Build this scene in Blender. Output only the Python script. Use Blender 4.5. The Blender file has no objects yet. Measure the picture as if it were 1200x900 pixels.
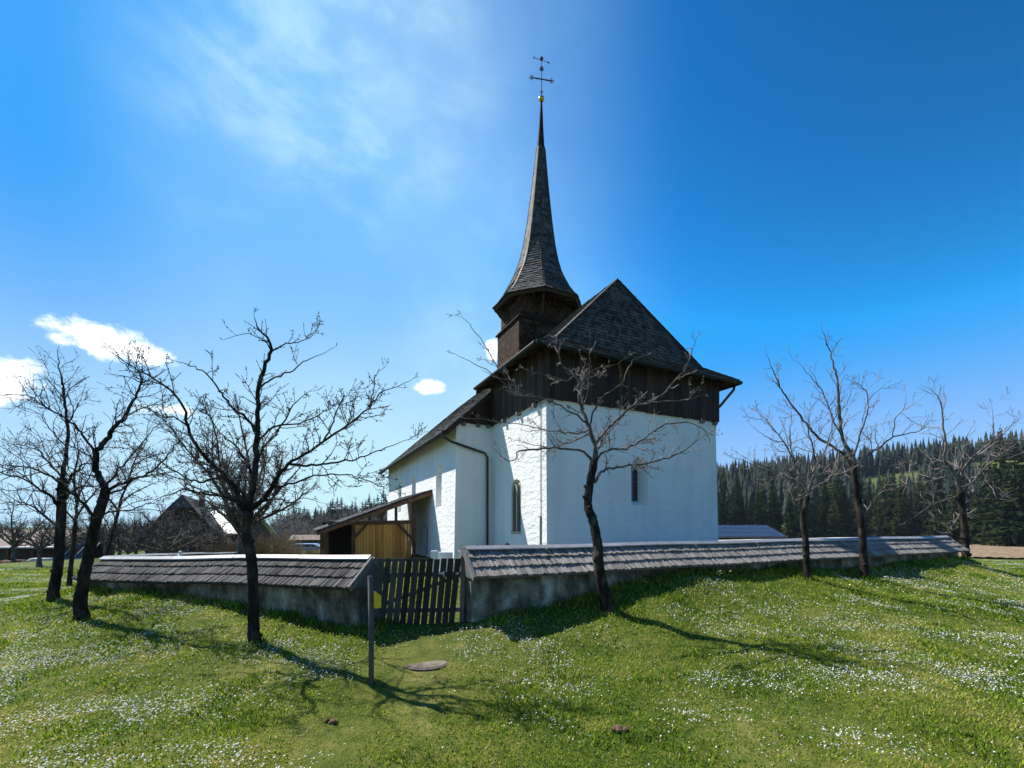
import bpy, bmesh, math, random
import numpy as np
from mathutils import Vector

# ------------------------------------------------------------------ camera, sky, sun, exposure
SC = bpy.context.scene
COL = SC.collection
F = 524.0            # focal length in photograph pixels (1200 px wide)
cam_d = bpy.data.cameras.new("camera")
cam_d.sensor_width = 36.0
cam_d.lens = 36.0 * F / 1200.0
cam_d.shift_x = 0.0
cam_d.shift_y = 165.0 / 1200.0
cam_d.clip_start = 0.05
cam_d.clip_end = 6000
cam = bpy.data.objects.new("camera", cam_d)
cam.rotation_euler = (math.radians(90), 0, 0)
COL.objects.link(cam)
SC.camera = cam
SC.view_settings.view_transform = 'Standard'
SC.view_settings.look = 'None'
SC.view_settings.exposure = 0.88
SC.view_settings.gamma = 1.0
SC.view_settings.use_curve_mapping = False

SUN = Vector((-1.545, 0.92, 0)).normalized()
SUN_EL = math.radians(51.0)
SUN = Vector((SUN.x * math.cos(SUN_EL), SUN.y * math.cos(SUN_EL), math.sin(SUN_EL)))
sun_d = bpy.data.lights.new("sun", 'SUN')
sun_d.energy = 5.0
sun_d.angle = math.radians(0.53)
sun_d.color = (1.0, 0.955, 0.88)
sun = bpy.data.objects.new("sun", sun_d)
sun.rotation_euler = SUN.to_track_quat('Z', 'Y').to_euler()
COL.objects.link(sun)

W = bpy.data.worlds.new("World")
SC.world = W
W.use_nodes = True


class NT:
    """tiny node-tree writer"""
    def __init__(s, tree):
        s.t = tree
        s.n = tree.nodes
        s.l = tree.links

    def node(s, typ, ins=None, **props):
        n = s.n.new(typ)
        for k, v in props.items():
            setattr(n, k, v)
        if ins:
            for k, v in ins.items():
                s.set(n.inputs[k], v)
        return n

    def set(s, sock, v):
        if isinstance(v, bpy.types.NodeSocket):
            s.l.new(v, sock)
        else:
            if isinstance(v, tuple) and len(v) == 3 and sock.type == 'RGBA':
                v = (*v, 1.0)
            sock.default_value = v

    def math(s, op, a, b=None, c=None, clamp=False):
        n = s.n.new('ShaderNodeMath')
        n.operation = op
        n.use_clamp = clamp
        s.set(n.inputs[0], a)
        if b is not None:
            s.set(n.inputs[1], b)
        if c is not None:
            s.set(n.inputs[2], c)
        return n.outputs[0]

    def smooth(s, v, a, b, lo=0.0, hi=1.0):
        n = s.n.new('ShaderNodeMapRange')
        n.interpolation_type = 'SMOOTHSTEP'
        s.set(n.inputs[0], v)
        for i, x in enumerate((a, b, lo, hi)):
            n.inputs[1 + i].default_value = x
        return n.outputs[0]

    def mix(s, f, a, b, blend='MIX'):
        n = s.n.new('ShaderNodeMix')
        n.data_type = 'RGBA'
        n.blend_type = blend
        s.set(n.inputs[0], f)
        s.set(n.inputs[6], a)
        s.set(n.inputs[7], b)
        return n.outputs[2]

    def noise(s, vec, scale, detail=4.0, rough=0.55, dist=0.0):
        n = s.node('ShaderNodeTexNoise', {'Scale': scale, 'Detail': detail, 'Roughness': rough, 'Distortion': dist})
        if vec is not None:
            s.l.new(vec, n.inputs['Vector'])
        return n.outputs['Fac']

    def ramp(s, f, stops):
        n = s.n.new('ShaderNodeValToRGB')
        els = n.color_ramp.elements
        while len(els) < len(stops):
            els.new(0.5)
        for e, (p, c) in zip(els, stops):
            e.position = p
            e.color = (*c, 1.0) if len(c) == 3 else c
        s.set(n.inputs[0], f)
        return n.outputs[0]

    def mapping(s, vec, scale=(1, 1, 1), loc=(0, 0, 0), rot=(0, 0, 0)):
        n = s.n.new('ShaderNodeMapping')
        n.inputs['Scale'].default_value = scale
        n.inputs['Location'].default_value = loc
        n.inputs['Rotation'].default_value = rot
        s.l.new(vec, n.inputs['Vector'])
        return n.outputs[0]


def build_world():
    t = NT(W.node_tree)
    W.node_tree.nodes.clear()
    out = t.node('ShaderNodeOutputWorld')
    bg = t.node('ShaderNodeBackground', {'Strength': 0.082})
    sky = t.node('ShaderNodeTexSky', sky_type='NISHITA')
    sky.sun_disc = False
    sky.sun_elevation = SUN_EL
    sky.sun_rotation = math.atan2(SUN.x, SUN.y)
    sky.altitude = 900
    sky.air_density = 1.0
    sky.dust_density = 0.2
    sky.ozone_density = 3.0
    # the photograph was taken through a polariser: deeper, more contrasty blue
    hs0 = t.node('ShaderNodeHueSaturation', {'Hue': 0.5, 'Saturation': 1.18, 'Value': 0.30, 'Color': sky.outputs[0]})
    cl = t.mix(1.0, hs0.outputs[0], (0.41, 0.56, 1.2), 'DARKEN')
    gm = t.node('ShaderNodeGamma', {'Color': cl, 'Gamma': 2.2})
    hs = t.node('ShaderNodeMix', data_type='RGBA', blend_type='MULTIPLY')
    hs.inputs[0].default_value = 1.0
    t.l.new(gm.outputs[0], hs.inputs[6]); hs.inputs[7].default_value = (2.6, 9.0, 4.3, 1)
    geo = t.node('ShaderNodeTexCoord')
    d = geo.outputs['Generated']
    sep = t.node('ShaderNodeSeparateXYZ')
    t.l.new(d, sep.inputs[0])
    x, y, z = sep.outputs
    # thin high veil, denser towards the sun side
    m1 = t.mapping(d, (1.3, 1.1, 1.5), (3.1, 0.4, 0.2), (0.3, 0.5, 0.2))
    n1 = t.noise(m1, 1.5, 5, 0.5, 0.2)
    m2 = t.mapping(d, (2.0, 2.0, 3.2), (1.3, 7.0, 2.0), (0.0, 0.5, 0.6))
    n2 = t.noise(m2, 3.4, 8, 0.62, 0.5)
    side = t.smooth(x, 0.42, -0.55)
    v1 = t.smooth(n1, 0.30, 0.75)
    v2 = t.smooth(n2, 0.40, 0.85)
    yv = t.math('MAXIMUM', y, 0.12)
    uv = t.math('DIVIDE', x, yv)
    side = t.math('MULTIPLY', t.smooth(uv, -1.10, -0.35), t.smooth(uv, 0.42, -0.25))
    veil = t.math('MULTIPLY', side, t.math('ADD', 0.27, t.math('ADD', t.math('MULTIPLY', v1, 0.36), t.math('MULTIPLY', t.math('MULTIPLY', v1, v2), 0.34))), clamp=True)
    m3 = t.mapping(d, (2.6, 2.2, 5.0), (0.3, 2.0, 5.0), (0.2, 0.9, 0.5))
    n3 = t.noise(m3, 2.2, 8, 0.60, 0.22)
    wisp = t.math('MULTIPLY', t.smooth(n3, 0.40, 0.80), t.math('MULTIPLY', t.smooth(z, 0.42, 0.66), t.math('MULTIPLY', t.smooth(uv, -1.0, -0.55), t.smooth(uv, 0.1, -0.35))))
    veil = t.math('ADD', veil, t.math('MULTIPLY', wisp, 0.55), clamp=True)
    # glow of thin haze low on the sun side
    low = t.math('MULTIPLY', t.smooth(z, 0.52, 0.05), t.smooth(x, 0.45, -0.35))
    veil = t.math('ADD', veil, t.math('MULTIPLY', low, 0.60), clamp=True)
    base = t.mix(t.math('MULTIPLY', t.smooth(z, 0.36, -0.02), 0.58), hs.outputs[2], (4.4, 5.7, 6.8))
    c = t.mix(veil, base, (4.2, 6.3, 7.1))
    # small fair-weather cumulus: direction (u = x/y, w = z/y) seen to the north
    yy = t.math('MAXIMUM', y, 0.05)
    u = t.math('DIVIDE', x, yy)
    w = t.math('DIVIDE', z, yy)
    nz = t.noise(t.mapping(d, (12, 12, 18)), 1.9, 9, 0.62, 0.3)
    nz = t.math('SUBTRACT', nz, 0.5)
    tot = None
    front = t.smooth(y, 0.05, 0.2)
    CL = [(-0.93, 0.418, 0.125, 0.040, -0.26), (-0.83, 0.385, 0.09, 0.028, -0.30), (-1.13, 0.325, 0.085, 0.055, 0.0), (-1.30, 0.30, 0.2, 0.09, 0.0),
          (-0.188, 0.309, 0.034, 0.017, 0.0), (-0.042, 0.395, 0.018, 0.026, 0.2), (-0.76, 0.26, 0.22, 0.035, -0.1)]
    for k, (cu, cw, su, sw, sl) in enumerate(CL):
        du = t.math('SUBTRACT', u, cu)
        dw = t.math('SUBTRACT', t.math('SUBTRACT', w, cw), t.math('MULTIPLY', du, sl))
        a = t.math('POWER', t.math('ABSOLUTE', t.math('DIVIDE', du, su)), 2.0)
        b = t.math('POWER', t.math('ABSOLUTE', t.math('DIVIDE', dw, sw)), 2.0)
        r = t.math('SUBTRACT', 1.0, t.math('SQRT', t.math('ADD', a, b)))
        if k >= 6:
            r = t.math('SUBTRACT', r, 0.62)
        tot = r if tot is None else t.math('MAXIMUM', tot, r)
    dens = t.math('ADD', tot, t.math('MULTIPLY', nz, 1.9))
    cm = t.math('MULTIPLY', t.smooth(dens, -0.12, 0.55), front)
    c = t.mix(cm, c, (10.6, 10.7, 10.9))
    t.l.new(c, bg.inputs['Color'])
    t.l.new(bg.outputs[0], out.inputs[0])


build_world()

# ------------------------------------------------------------------ helpers
U = np.array([-0.4305, 0.9026, 0.0])     # along the nave, away from the camera
V = np.array([0.9026, 0.4305, 0.0])      # along the choir's end wall, to the right
Z = np.array([0.0, 0.0, 1.0])
WL = {}


def at(px, py, Y):
    return np.array([(px - 600.0) / F * Y, Y, (615.0 - py) / F * Y])


class MB:
    def __init__(s):
        s.v = []; s.nv = 0; s.f = []; s.t = []; s.mi = []

    def add(s, verts, faces, tint=0.5, mi=0):
        verts = np.asarray(verts, float)
        s.v.append(verts)
        o = s.nv
        for f in faces:
            s.f.append(tuple(i + o for i in f))
            s.t.append(tint)
            s.mi.append(mi)
        s.nv += len(verts)

    def box(s, o, a, b, c, tint=0.5, mi=0):
        """o corner, a b c edge vectors (right-handed)"""
        o, a, b, c = (np.asarray(q, float) for q in (o, a, b, c))
        s.add([o, o + a, o + a + b, o + b, o + c, o + a + c, o + a + b + c, o + b + c],
              [(0, 3, 2, 1), (4, 5, 6, 7), (0, 1, 5, 4), (1, 2, 6, 5), (2, 3, 7, 6), (3, 0, 4, 7)], tint, mi)

    def beam(s, p, q, w, h, up=(0, 0, 1), tint=0.5, mi=0):
        p, q, up = (np.asarray(k, float) for k in (p, q, up))
        d = q - p
        sd = np.cross(d, up); sd /= np.linalg.norm(sd)
        u2 = np.cross(sd, d); u2 /= np.linalg.norm(u2)
        s.box(p - sd * w / 2 - u2 * h / 2, d, sd * w, u2 * h, tint, mi)

    def tube(s, pts, radii, n=6, tint=0.5, cap=True, mi=0, rough=0.0, rng=None):
        pts = np.asarray(pts, float)
        m = len(pts)
        d = np.empty_like(pts)
        d[1:-1] = pts[2:] - pts[:-2]; d[0] = pts[1] - pts[0]; d[-1] = pts[-1] - pts[-2]
        d /= (np.linalg.norm(d, axis=1, keepdims=True) + 1e-12)
        ref = np.array([0.31, 0.87, 0.38]) if abs(d[0, 2]) > 0.6 else Z
        a = np.cross(d, ref); a /= (np.linalg.norm(a, axis=1, keepdims=True) + 1e-12)
        b = np.cross(d, a)
        ang = np.arange(n) * (2 * math.pi / n)
        ca, sa = np.cos(ang), np.sin(ang)
        R = np.asarray(radii, float)[:, None, None] * np.ones((1, n, 1))
        if rough and rng is not None:
            R = R * (1 + rough * rng.standard_normal((m, n, 1)))
        ring = pts[:, None, :] + R * (a[:, None, :] * ca[None, :, None] + b[:, None, :] * sa[None, :, None])
        faces = []
        for i in range(m - 1):
            for j in range(n):
                k = (j + 1) % n
                faces.append((i * n + j, i * n + k, (i + 1) * n + k, (i + 1) * n + j))
        if cap:
            faces.append(tuple(range(n))[::-1])
            faces.append(tuple((m - 1) * n + j for j in range(n)))
        s.add(ring.reshape(-1, 3), faces, tint, mi)

    def lathe(s, c, prof, n=16, tint=0.5, mi=0, axis=None):
        """prof: list of (r, z) above c"""
        c = np.asarray(c, float)
        ang = np.arange(n) * (2 * math.pi / n)
        vs = []
        for r, z in prof:
            for a in ang:
                vs.append(c + np.array([r * math.cos(a), r * math.sin(a), z]))
        fs = []
        for i in range(len(prof) - 1):
            for j in range(n):
                k = (j + 1) % n
                fs.append((i * n + j, i * n + k, (i + 1) * n + k, (i + 1) * n + j))
        fs.append(tuple(range(n))[::-1])
        fs.append(tuple((len(prof) - 1) * n + j for j in range(n)))
        s.add(vs, fs, tint, mi)

    def mesh(s, name, mats, base=(0, 0, 0), smooth=False):
        v = np.concatenate(s.v) - np.asarray(base, float)
        me = bpy.data.meshes.new(name)
        me.from_pydata(v.tolist(), [], s.f)
        at_ = me.attributes.new('tint', 'FLOAT', 'FACE')
        at_.data.foreach_set('value', np.asarray(s.t, np.float32))
        for m in mats:
            me.materials.append(m)
        if len(mats) > 1:
            me.polygons.foreach_set('material_index', np.asarray(s.mi, np.int32))
        if smooth:
            me.polygons.foreach_set('use_smooth', np.ones(len(me.polygons), bool))
        me.update()
        return me


def wl(o):
    return WL.get(o.name, np.zeros(3)) if o is not None else np.zeros(3)


def tag(o, label=None, cat=None, group=None, kind=None):
    if label: o['label'] = label
    if cat: o['category'] = cat
    if group: o['group'] = group
    if kind: o['kind'] = kind
    return o


def thing(name, label, cat, loc=(0, 0, 0), group=None):
    o = bpy.data.objects.new(name, None)
    o.empty_display_size = 0.2
    COL.objects.link(o)
    o.location = tuple(loc)
    WL[o.name] = np.asarray(loc, float)
    return tag(o, label, cat, group)


def build(name, mb, mats, parent=None, smooth=False, label=None, base=None):
    if not isinstance(mats, (list, tuple)):
        mats = [mats]
    b = wl(parent) if parent is not None else (np.zeros(3) if base is None else np.asarray(base, float))
    me = mb.mesh(name, mats, b, smooth)
    o = bpy.data.objects.new(name, me)
    COL.objects.link(o)
    if parent is not None:
        o.parent = parent
    else:
        o.location = tuple(b)
    WL[o.name] = b
    if label: o['label'] = label
    return o


def raw_mesh(name, verts, loops, starts, mat, tint=None, kind=None):
    """big numpy mesh"""
    me = bpy.data.meshes.new(name)
    me.vertices.add(len(verts)); me.vertices.foreach_set('co', np.asarray(verts, np.float32).ravel())
    me.loops.add(len(loops)); me.loops.foreach_set('vertex_index', np.asarray(loops, np.int32))
    me.polygons.add(len(starts)); me.polygons.foreach_set('loop_start', np.asarray(starts, np.int32))
    if tint is not None:
        a = me.attributes.new('tint', 'FLOAT', 'FACE'); a.data.foreach_set('value', np.asarray(tint, np.float32))
    me.materials.append(mat)
    me.update(calc_edges=True)
    o = bpy.data.objects.new(name, me)
    COL.objects.link(o)
    return o


def dup(o, loc, rz=0.0, sc=1.0, label=None):
    r = o.copy(); COL.objects.link(r)
    r.location = tuple(loc); r.rotation_euler = (0, 0, rz)
    r.scale = (sc, sc, sc) if not isinstance(sc, tuple) else sc
    if label: r['label'] = label
    for ch in list(o.children):
        c = ch.copy(); COL.objects.link(c); c.parent = r
        for g in list(ch.children):
            d = g.copy(); COL.objects.link(d); d.parent = c
    return r


def cut(o, cutters):
    """boolean difference with temporary cutter meshes, baked"""
    objs = []
    for mb in cutters:
        me = mb.mesh('cutter', [], wl(o))
        bm = bmesh.new(); bm.from_mesh(me)
        bmesh.ops.recalc_face_normals(bm, faces=bm.faces)
        bm.to_mesh(me); bm.free()
        c = bpy.data.objects.new('cutter', me); COL.objects.link(c)
        c.parent = o.parent
        m = o.modifiers.new('cut', 'BOOLEAN'); m.operation = 'DIFFERENCE'; m.object = c; m.solver = 'EXACT'
        objs.append(c)
    bpy.context.view_layer.update()
    dg = bpy.context.evaluated_depsgraph_get()
    me = bpy.data.meshes.new_from_object(o.evaluated_get(dg))
    o.modifiers.clear()
    o.data = me
    for c in objs:
        bpy.data.objects.remove(c)


def lattice(seed, n=256):
    return np.random.default_rng(seed).random((n, n))


_LT = {}


def vnoise(x, y, s=1.0, seed=0):
    if seed not in _LT:
        _LT[seed] = lattice(seed)
    g = _LT[seed]; n = g.shape[0]
    x = np.asarray(x, float) * s; y = np.asarray(y, float) * s
    xi = np.floor(x).astype(int); yi = np.floor(y).astype(int)
    fx = x - xi; fy = y - yi
    fx = fx * fx * (3 - 2 * fx); fy = fy * fy * (3 - 2 * fy)
    a = g[xi % n, yi % n]; b = g[(xi + 1) % n, yi % n]; c = g[xi % n, (yi + 1) % n]; d = g[(xi + 1) % n, (yi + 1) % n]
    return (a * (1 - fx) + b * fx) * (1 - fy) + (c * (1 - fx) + d * fx) * fy


def fbm(x, y, s=1.0, seed=0, o=3):
    t = 0; a = 0.5; n = 0
    for k in range(o):
        t = t + a * vnoise(x, y, s * 2 ** k, seed + k * 17); n += a; a *= 0.5
    return t / n


def sstep(a, b, x):
    t = np.clip((np.asarray(x, float) - a) / (b - a), 0, 1)
    return t * t * (3 - 2 * t)


# ------------------------------------------------------------------ materials
MATS = {}


def mat(name, rough=0.8, spec=0.3):
    m = bpy.data.materials.new(name)
    m.use_nodes = True
    t = NT(m.node_tree)
    p = m.node_tree.nodes['Principled BSDF']
    p.inputs['Roughness'].default_value = rough
    p.inputs['Specular IOR Level'].default_value = spec
    MATS[name] = m
    return m, t, p


def bump(t, p, h, strength=0.5, dist=0.02):
    b = t.node('ShaderNodeBump', {'Strength': strength, 'Distance': dist, 'Height': h})
    t.l.new(b.outputs[0], p.inputs['Normal'])


def coords(t, kind='Object'):
    return t.node('ShaderNodeTexCoord').outputs[kind]


def tintf(t):
    return t.node('ShaderNodeAttribute', attribute_name='tint').outputs['Fac']


def mat_noise(name, stops, scale=4.0, rough=0.8, bstr=0.4, bdist=0.02, bscale=None, stretch=(1, 1, 1), detail=6, spec=0.3, tint=0.0):
    m, t, p = mat(name, rough, spec)
    c = t.mapping(coords(t), stretch)
    n = t.noise(c, scale, detail, 0.6)
    if tint:
        n = t.math('ADD', t.math('MULTIPLY', n, 1 - tint), t.math('MULTIPLY', tintf(t), tint))
    t.set(p.inputs['Base Color'], t.ramp(n, stops))
    if bstr:
        n2 = t.noise(c, bscale or scale * 4, 5, 0.6)
        bump(t, p, n2, bstr, bdist)
    return m


def mat_plaster():
    m, t, p = mat('white_plaster', 0.9, 0.15)
    c = coords(t)
    big = t.noise(c, 0.45, 4, 0.6)
    st = t.noise(t.mapping(c, (1.2, 1.2, 0.12)), 1.6, 4, 0.6)
    f = t.math('ADD', t.math('MULTIPLY', big, 0.6), t.math('MULTIPLY', st, 0.4))
    col = t.ramp(f, [(0.30, (0.66, 0.66, 0.64)), (0.55, (0.78, 0.78, 0.765)), (0.8, (0.82, 0.82, 0.81))])
    # rain streaks and a few old damp patches
    sk = t.smooth(t.noise(t.mapping(c, (2.2, 2.2, 0.10)), 2.4, 5, 0.65), 0.56, 0.78)
    pt = t.smooth(t.noise(c, 0.8, 6, 0.65, 0.5), 0.58, 0.74)
    col = t.mix(t.math('MULTIPLY', sk, 0.28), col, (0.50, 0.485, 0.44))
    col = t.mix(t.math('MULTIPLY', pt, 0.22), col, (0.52, 0.50, 0.46))
    t.set(p.inputs['Base Color'], col)
    h1 = t.noise(t.mapping(c, (1.0, 1.0, 2.6)), 2.6, 3, 0.5)
    h2 = t.noise(c, 9.0, 5, 0.6)
    h3 = t.noise(c, 40.0, 3, 0.6)
    h = t.math('ADD', t.math('ADD', t.math('MULTIPLY', h1, 1.0), t.math('MULTIPLY', h2, 0.7)), t.math('MULTIPLY', h3, 0.15))
    bump(t, p, h, 0.75, 0.05)
    return m


def mat_oldwall():
    m, t, p = mat('weathered_plaster', 0.95, 0.1)
    c = coords(t)
    a = t.noise(c, 1.1, 7, 0.65, 0.4)
    b = t.noise(t.mapping(c, (1, 1, 0.4)), 4.0, 6, 0.7)
    f = t.math('ADD', t.math('MULTIPLY', a, 0.65), t.math('MULTIPLY', b, 0.35))
    col = t.ramp(f, [(0.34, (0.022, 0.020, 0.012)), (0.46, (0.080, 0.073, 0.052)), (0.54, (0.20, 0.185, 0.145)), (0.65, (0.48, 0.465, 0.42))])
    mo = t.smooth(t.noise(c, 2.3, 5, 0.6), 0.55, 0.75)
    col = t.mix(t.math('MULTIPLY', mo, 0.65), col, (0.045, 0.05, 0.018))
    t.set(p.inputs['Base Color'], col)
    h = t.math('ADD', t.math('MULTIPLY', t.noise(c, 3.5, 5, 0.6), 1.0), t.math('MULTIPLY', t.noise(c, 22, 5, 0.65), 0.35))
    bump(t, p, h, 0.9, 0.06)
    return m


def mat_shingle(name, dark, light, warm, rough=0.6, spec=0.4, grain=(1, 1, 1)):
    m, t, p = mat(name, rough, spec)
    c = coords(t)
    ti = tintf(t)
    n = t.noise(c, 0.9, 5, 0.6)
    g = t.noise(t.mapping(c, grain), 26, 4, 0.6)
    f = t.math('ADD', t.math('ADD', t.math('MULTIPLY', ti, 0.5), t.math('MULTIPLY', n, 0.28)), t.math('MULTIPLY', g, 0.22))
    col = t.ramp(f, [(0.22, dark), (0.50, tuple((a + b) / 2 for a, b in zip(dark, light))), (0.72, light), (0.9, warm)])
    t.set(p.inputs['Base Color'], col)
    bump(t, p, g, 0.5, 0.012)
    return m


M_PLASTER = mat_plaster()
M_OLD = mat_oldwall()
M_ROOF = mat_shingle('roof_shingle', (0.018, 0.017, 0.017), (0.125, 0.117, 0.11), (0.24, 0.22, 0.20), 0.6, 0.14)
M_COPE = mat_shingle('coping_shingle', (0.09, 0.08, 0.072), (0.34, 0.31, 0.285), (0.50, 0.47, 0.44), 0.8, 0.2)
M_COPED = mat_shingle('dark_coping_shingle', (0.025, 0.024, 0.023), (0.135, 0.127, 0.122), (0.36, 0.345, 0.335), 0.9, 0.08)
M_TSH = mat_shingle('tower_shingle', (0.012, 0.007, 0.005), (0.075, 0.038, 0.020), (0.20, 0.11, 0.055), 0.8, 0.1)
M_BOARD = mat_noise('dark_boards', [(0.3, (0.010, 0.006, 0.004)), (0.55, (0.038, 0.020, 0.012)), (0.8, (0.105, 0.055, 0.030))], 3.0, 0.75, 0.5, 0.01, 14, (6, 6, 0.5), tint=0.3)
M_SOFFIT = mat_noise('old_timber', [(0.3, (0.018, 0.012, 0.008)), (0.6, (0.06, 0.036, 0.02)), (0.85, (0.12, 0.075, 0.04))], 3.0, 0.8, 0.4, 0.01, 12, (1, 1, 4), tint=0.3)
M_BEAM = mat_noise('brown_timber', [(0.3, (0.04, 0.02, 0.01)), (0.6, (0.13, 0.06, 0.028)), (0.85, (0.22, 0.11, 0.05))], 4.0, 0.75, 0.4, 0.01, 16, tint=0.3)
M_GUTTER = mat_noise('green_black_metal', [(0.3, (0.005, 0.008, 0.006)), (0.7, (0.012, 0.02, 0.015))], 3, 0.6, 0.1, spec=0.25)
M_PIPE = mat_noise('brown_black_metal', [(0.3, (0.012, 0.009, 0.008)), (0.7, (0.03, 0.02, 0.016))], 3, 0.45, 0.1, spec=0.5)
M_TIP = mat_noise('dark_sheet_metal', [(0.3, (0.012, 0.009, 0.008)), (0.7, (0.035, 0.024, 0.019))], 3, 0.85, 0.1, spec=0.1)
M_IRON = mat_noise('wrought_iron', [(0.3, (0.012, 0.012, 0.013)), (0.7, (0.03, 0.03, 0.03))], 8, 0.55, 0.1, spec=0.5)
M_STONE = mat_noise('pale_sandstone', [(0.3, (0.34, 0.30, 0.20)), (0.7, (0.50, 0.46, 0.33))], 6, 0.9, 0.4, 0.01)
M_WHITE = mat_noise('white_marble', [(0.3, (0.60, 0.60, 0.59)), (0.7, (0.78, 0.78, 0.77))], 6, 0.7, 0.2, 0.01)
M_DOWN = mat_noise('grey_wood', [(0.3, (0.05, 0.047, 0.043)), (0.55, (0.13, 0.125, 0.12)), (0.8, (0.24, 0.23, 0.22))], 5, 0.85, 0.5, 0.01, 18, (5, 5, 0.4), tint=0.3)
M_PICKET = mat_noise('dark_picket_wood', [(0.3, (0.02, 0.017, 0.014)), (0.55, (0.058, 0.05, 0.043)), (0.8, (0.13, 0.118, 0.104))], 5, 0.85, 0.6, 0.01, 16, (6, 6, 0.4), tint=0.4)
M_CAP = mat_noise('bright_ridge_board', [(0.3, (0.16, 0.16, 0.165)), (0.6, (0.30, 0.30, 0.31)), (0.85, (0.42, 0.42, 0.43))], 4, 0.45, 0.3, 0.01, 12, spec=0.5, tint=0.3)
M_LATCH = mat_noise('galvanised', [(0.3, (0.25, 0.28, 0.30)), (0.7, (0.42, 0.46, 0.48))], 8, 0.4, 0.1, spec=0.5)
M_YELLOW = mat_noise('yellow_paint', [(0.3, (0.72, 0.44, 0.01)), (0.7, (0.85, 0.58, 0.03))], 6, 0.5, 0.1, spec=0.4)
M_BLACK = mat_noise('black_print', [(0.3, (0.01, 0.01, 0.01)), (0.7, (0.02, 0.02, 0.02))], 6, 0.6, 0.0)
M_CONCRETE = mat_noise('old_concrete', [(0.25, (0.045, 0.035, 0.027)), (0.5, (0.12, 0.096, 0.074)), (0.75, (0.24, 0.20, 0.16))], 5, 0.9, 0.6, 0.015, 24)
M_STEEL = mat_noise('rusty_iron_ring', [(0.3, (0.04, 0.03, 0.025)), (0.7, (0.12, 0.09, 0.07))], 8, 0.7, 0.3)
M_CLOD = mat_noise('dry_earth', [(0.3, (0.08, 0.045, 0.025)), (0.7, (0.20, 0.12, 0.07))], 12, 0.95, 0.8, 0.02)
M_BARK = mat_noise('dark_bark', [(0.28, (0.008, 0.006, 0.005)), (0.5, (0.024, 0.019, 0.015)), (0.66, (0.075, 0.062, 0.048)), (0.82, (0.19, 0.17, 0.13))], 7, 0.95, 1.0, 0.04, 20, (1, 1, 0.45), spec=0.1)
M_TWIG = mat_noise('twig_bark', [(0.25, (0.06, 0.047, 0.041)), (0.5, (0.19, 0.155, 0.138)), (0.8, (0.40, 0.345, 0.31))], 14, 0.75, 0.3, 0.005, 60, tint=0.5)
M_TWIGD = mat_noise('dark_twig_bark', [(0.25, (0.025, 0.020, 0.016)), (0.5, (0.06, 0.048, 0.040)), (0.8, (0.13, 0.106, 0.09))], 14, 0.8, 0.3, 0.005, 60, tint=0.5)
M_BRUSH = mat_noise('dry_brush', [(0.25, (0.06, 0.042, 0.022)), (0.5, (0.15, 0.105, 0.05)), (0.8, (0.28, 0.20, 0.08))], 3, 0.85, 0.0, tint=0.5)
M_PLANK = mat_noise('pine_planks', [(0.3, (0.34, 0.135, 0.022)), (0.55, (0.52, 0.235, 0.045)), (0.8, (0.62, 0.32, 0.08))], 3, 0.7, 0.3, 0.008, 14, (3, 3, 0.35), tint=0.45)


def mat_glass(name, col=(0.02, 0.024, 0.028), rough=0.12):
    m, t, p = mat(name, rough, 0.6)
    n = t.noise(coords(t), 5, 3)
    t.set(p.inputs['Base Color'], t.ramp(n, [(0.3, tuple(c * 0.6 for c in col)), (0.7, col)]))
    bump(t, p, n, 0.15, 0.02)
    return m


M_GLASS = mat_glass('dark_window_glass')


def mat_leafy(name, stops, trans=0.35, scale=0.8, tint=0.6, rough=0.6):
    m, t, p = mat(name, rough, 0.12)
    f = t.math('ADD', t.math('MULTIPLY', t.noise(coords(t), scale, 4), 1 - tint), t.math('MULTIPLY', tintf(t), tint))
    col = t.ramp(f, stops)
    t.set(p.inputs['Base Color'], col)
    tr = t.node('ShaderNodeBsdfTranslucent')
    t.l.new(col, tr.inputs['Color'])
    mx = t.node('ShaderNodeMixShader', {0: trans})
    t.l.new(p.outputs[0], mx.inputs[1]); t.l.new(tr.outputs[0], mx.inputs[2])
    t.l.new(mx.outputs[0], m.node_tree.nodes['Material Output'].inputs[0])
    return m


M_GRASS = mat_leafy('grass_blades', [(0.12, (0.022, 0.055, 0.005)), (0.34, (0.115, 0.215, 0.010)), (0.54, (0.255, 0.345, 0.018)), (0.74, (0.42, 0.38, 0.07)), (0.95, (0.60, 0.50, 0.25))], 0.42, 0.5, 0.85)
M_FLOWER = mat_leafy('white_petals', [(0.2, (0.66, 0.66, 0.70)), (0.8, (0.84, 0.84, 0.85))], 0.3, 5.0, 0.6)
M_PRIM = mat_leafy('pale_yellow_petals', [(0.2, (0.65, 0.55, 0.12)), (0.8, (0.78, 0.72, 0.25))], 0.3, 5.0, 0.6)
M_SPRUCE = mat_leafy('spruce_needles', [(0.15, (0.006, 0.014, 0.005)), (0.5, (0.020, 0.036, 0.009)), (0.85, (0.062, 0.08, 0.018))], 0.12, 0.3, 0.65, 0.95)
M_SPRUCEL = mat_leafy('olive_spruce_needles', [(0.15, (0.014, 0.024, 0.006)), (0.5, (0.042, 0.055, 0.012)), (0.85, (0.11, 0.12, 0.026))], 0.12, 0.3, 0.65, 0.95)
M_FAR = mat_leafy('far_spruce_needles', [(0.15, (0.007, 0.013, 0.011)), (0.5, (0.015, 0.025, 0.019)), (0.85, (0.03, 0.044, 0.027))], 0.1, 0.02, 0.6, 0.8)


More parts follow.
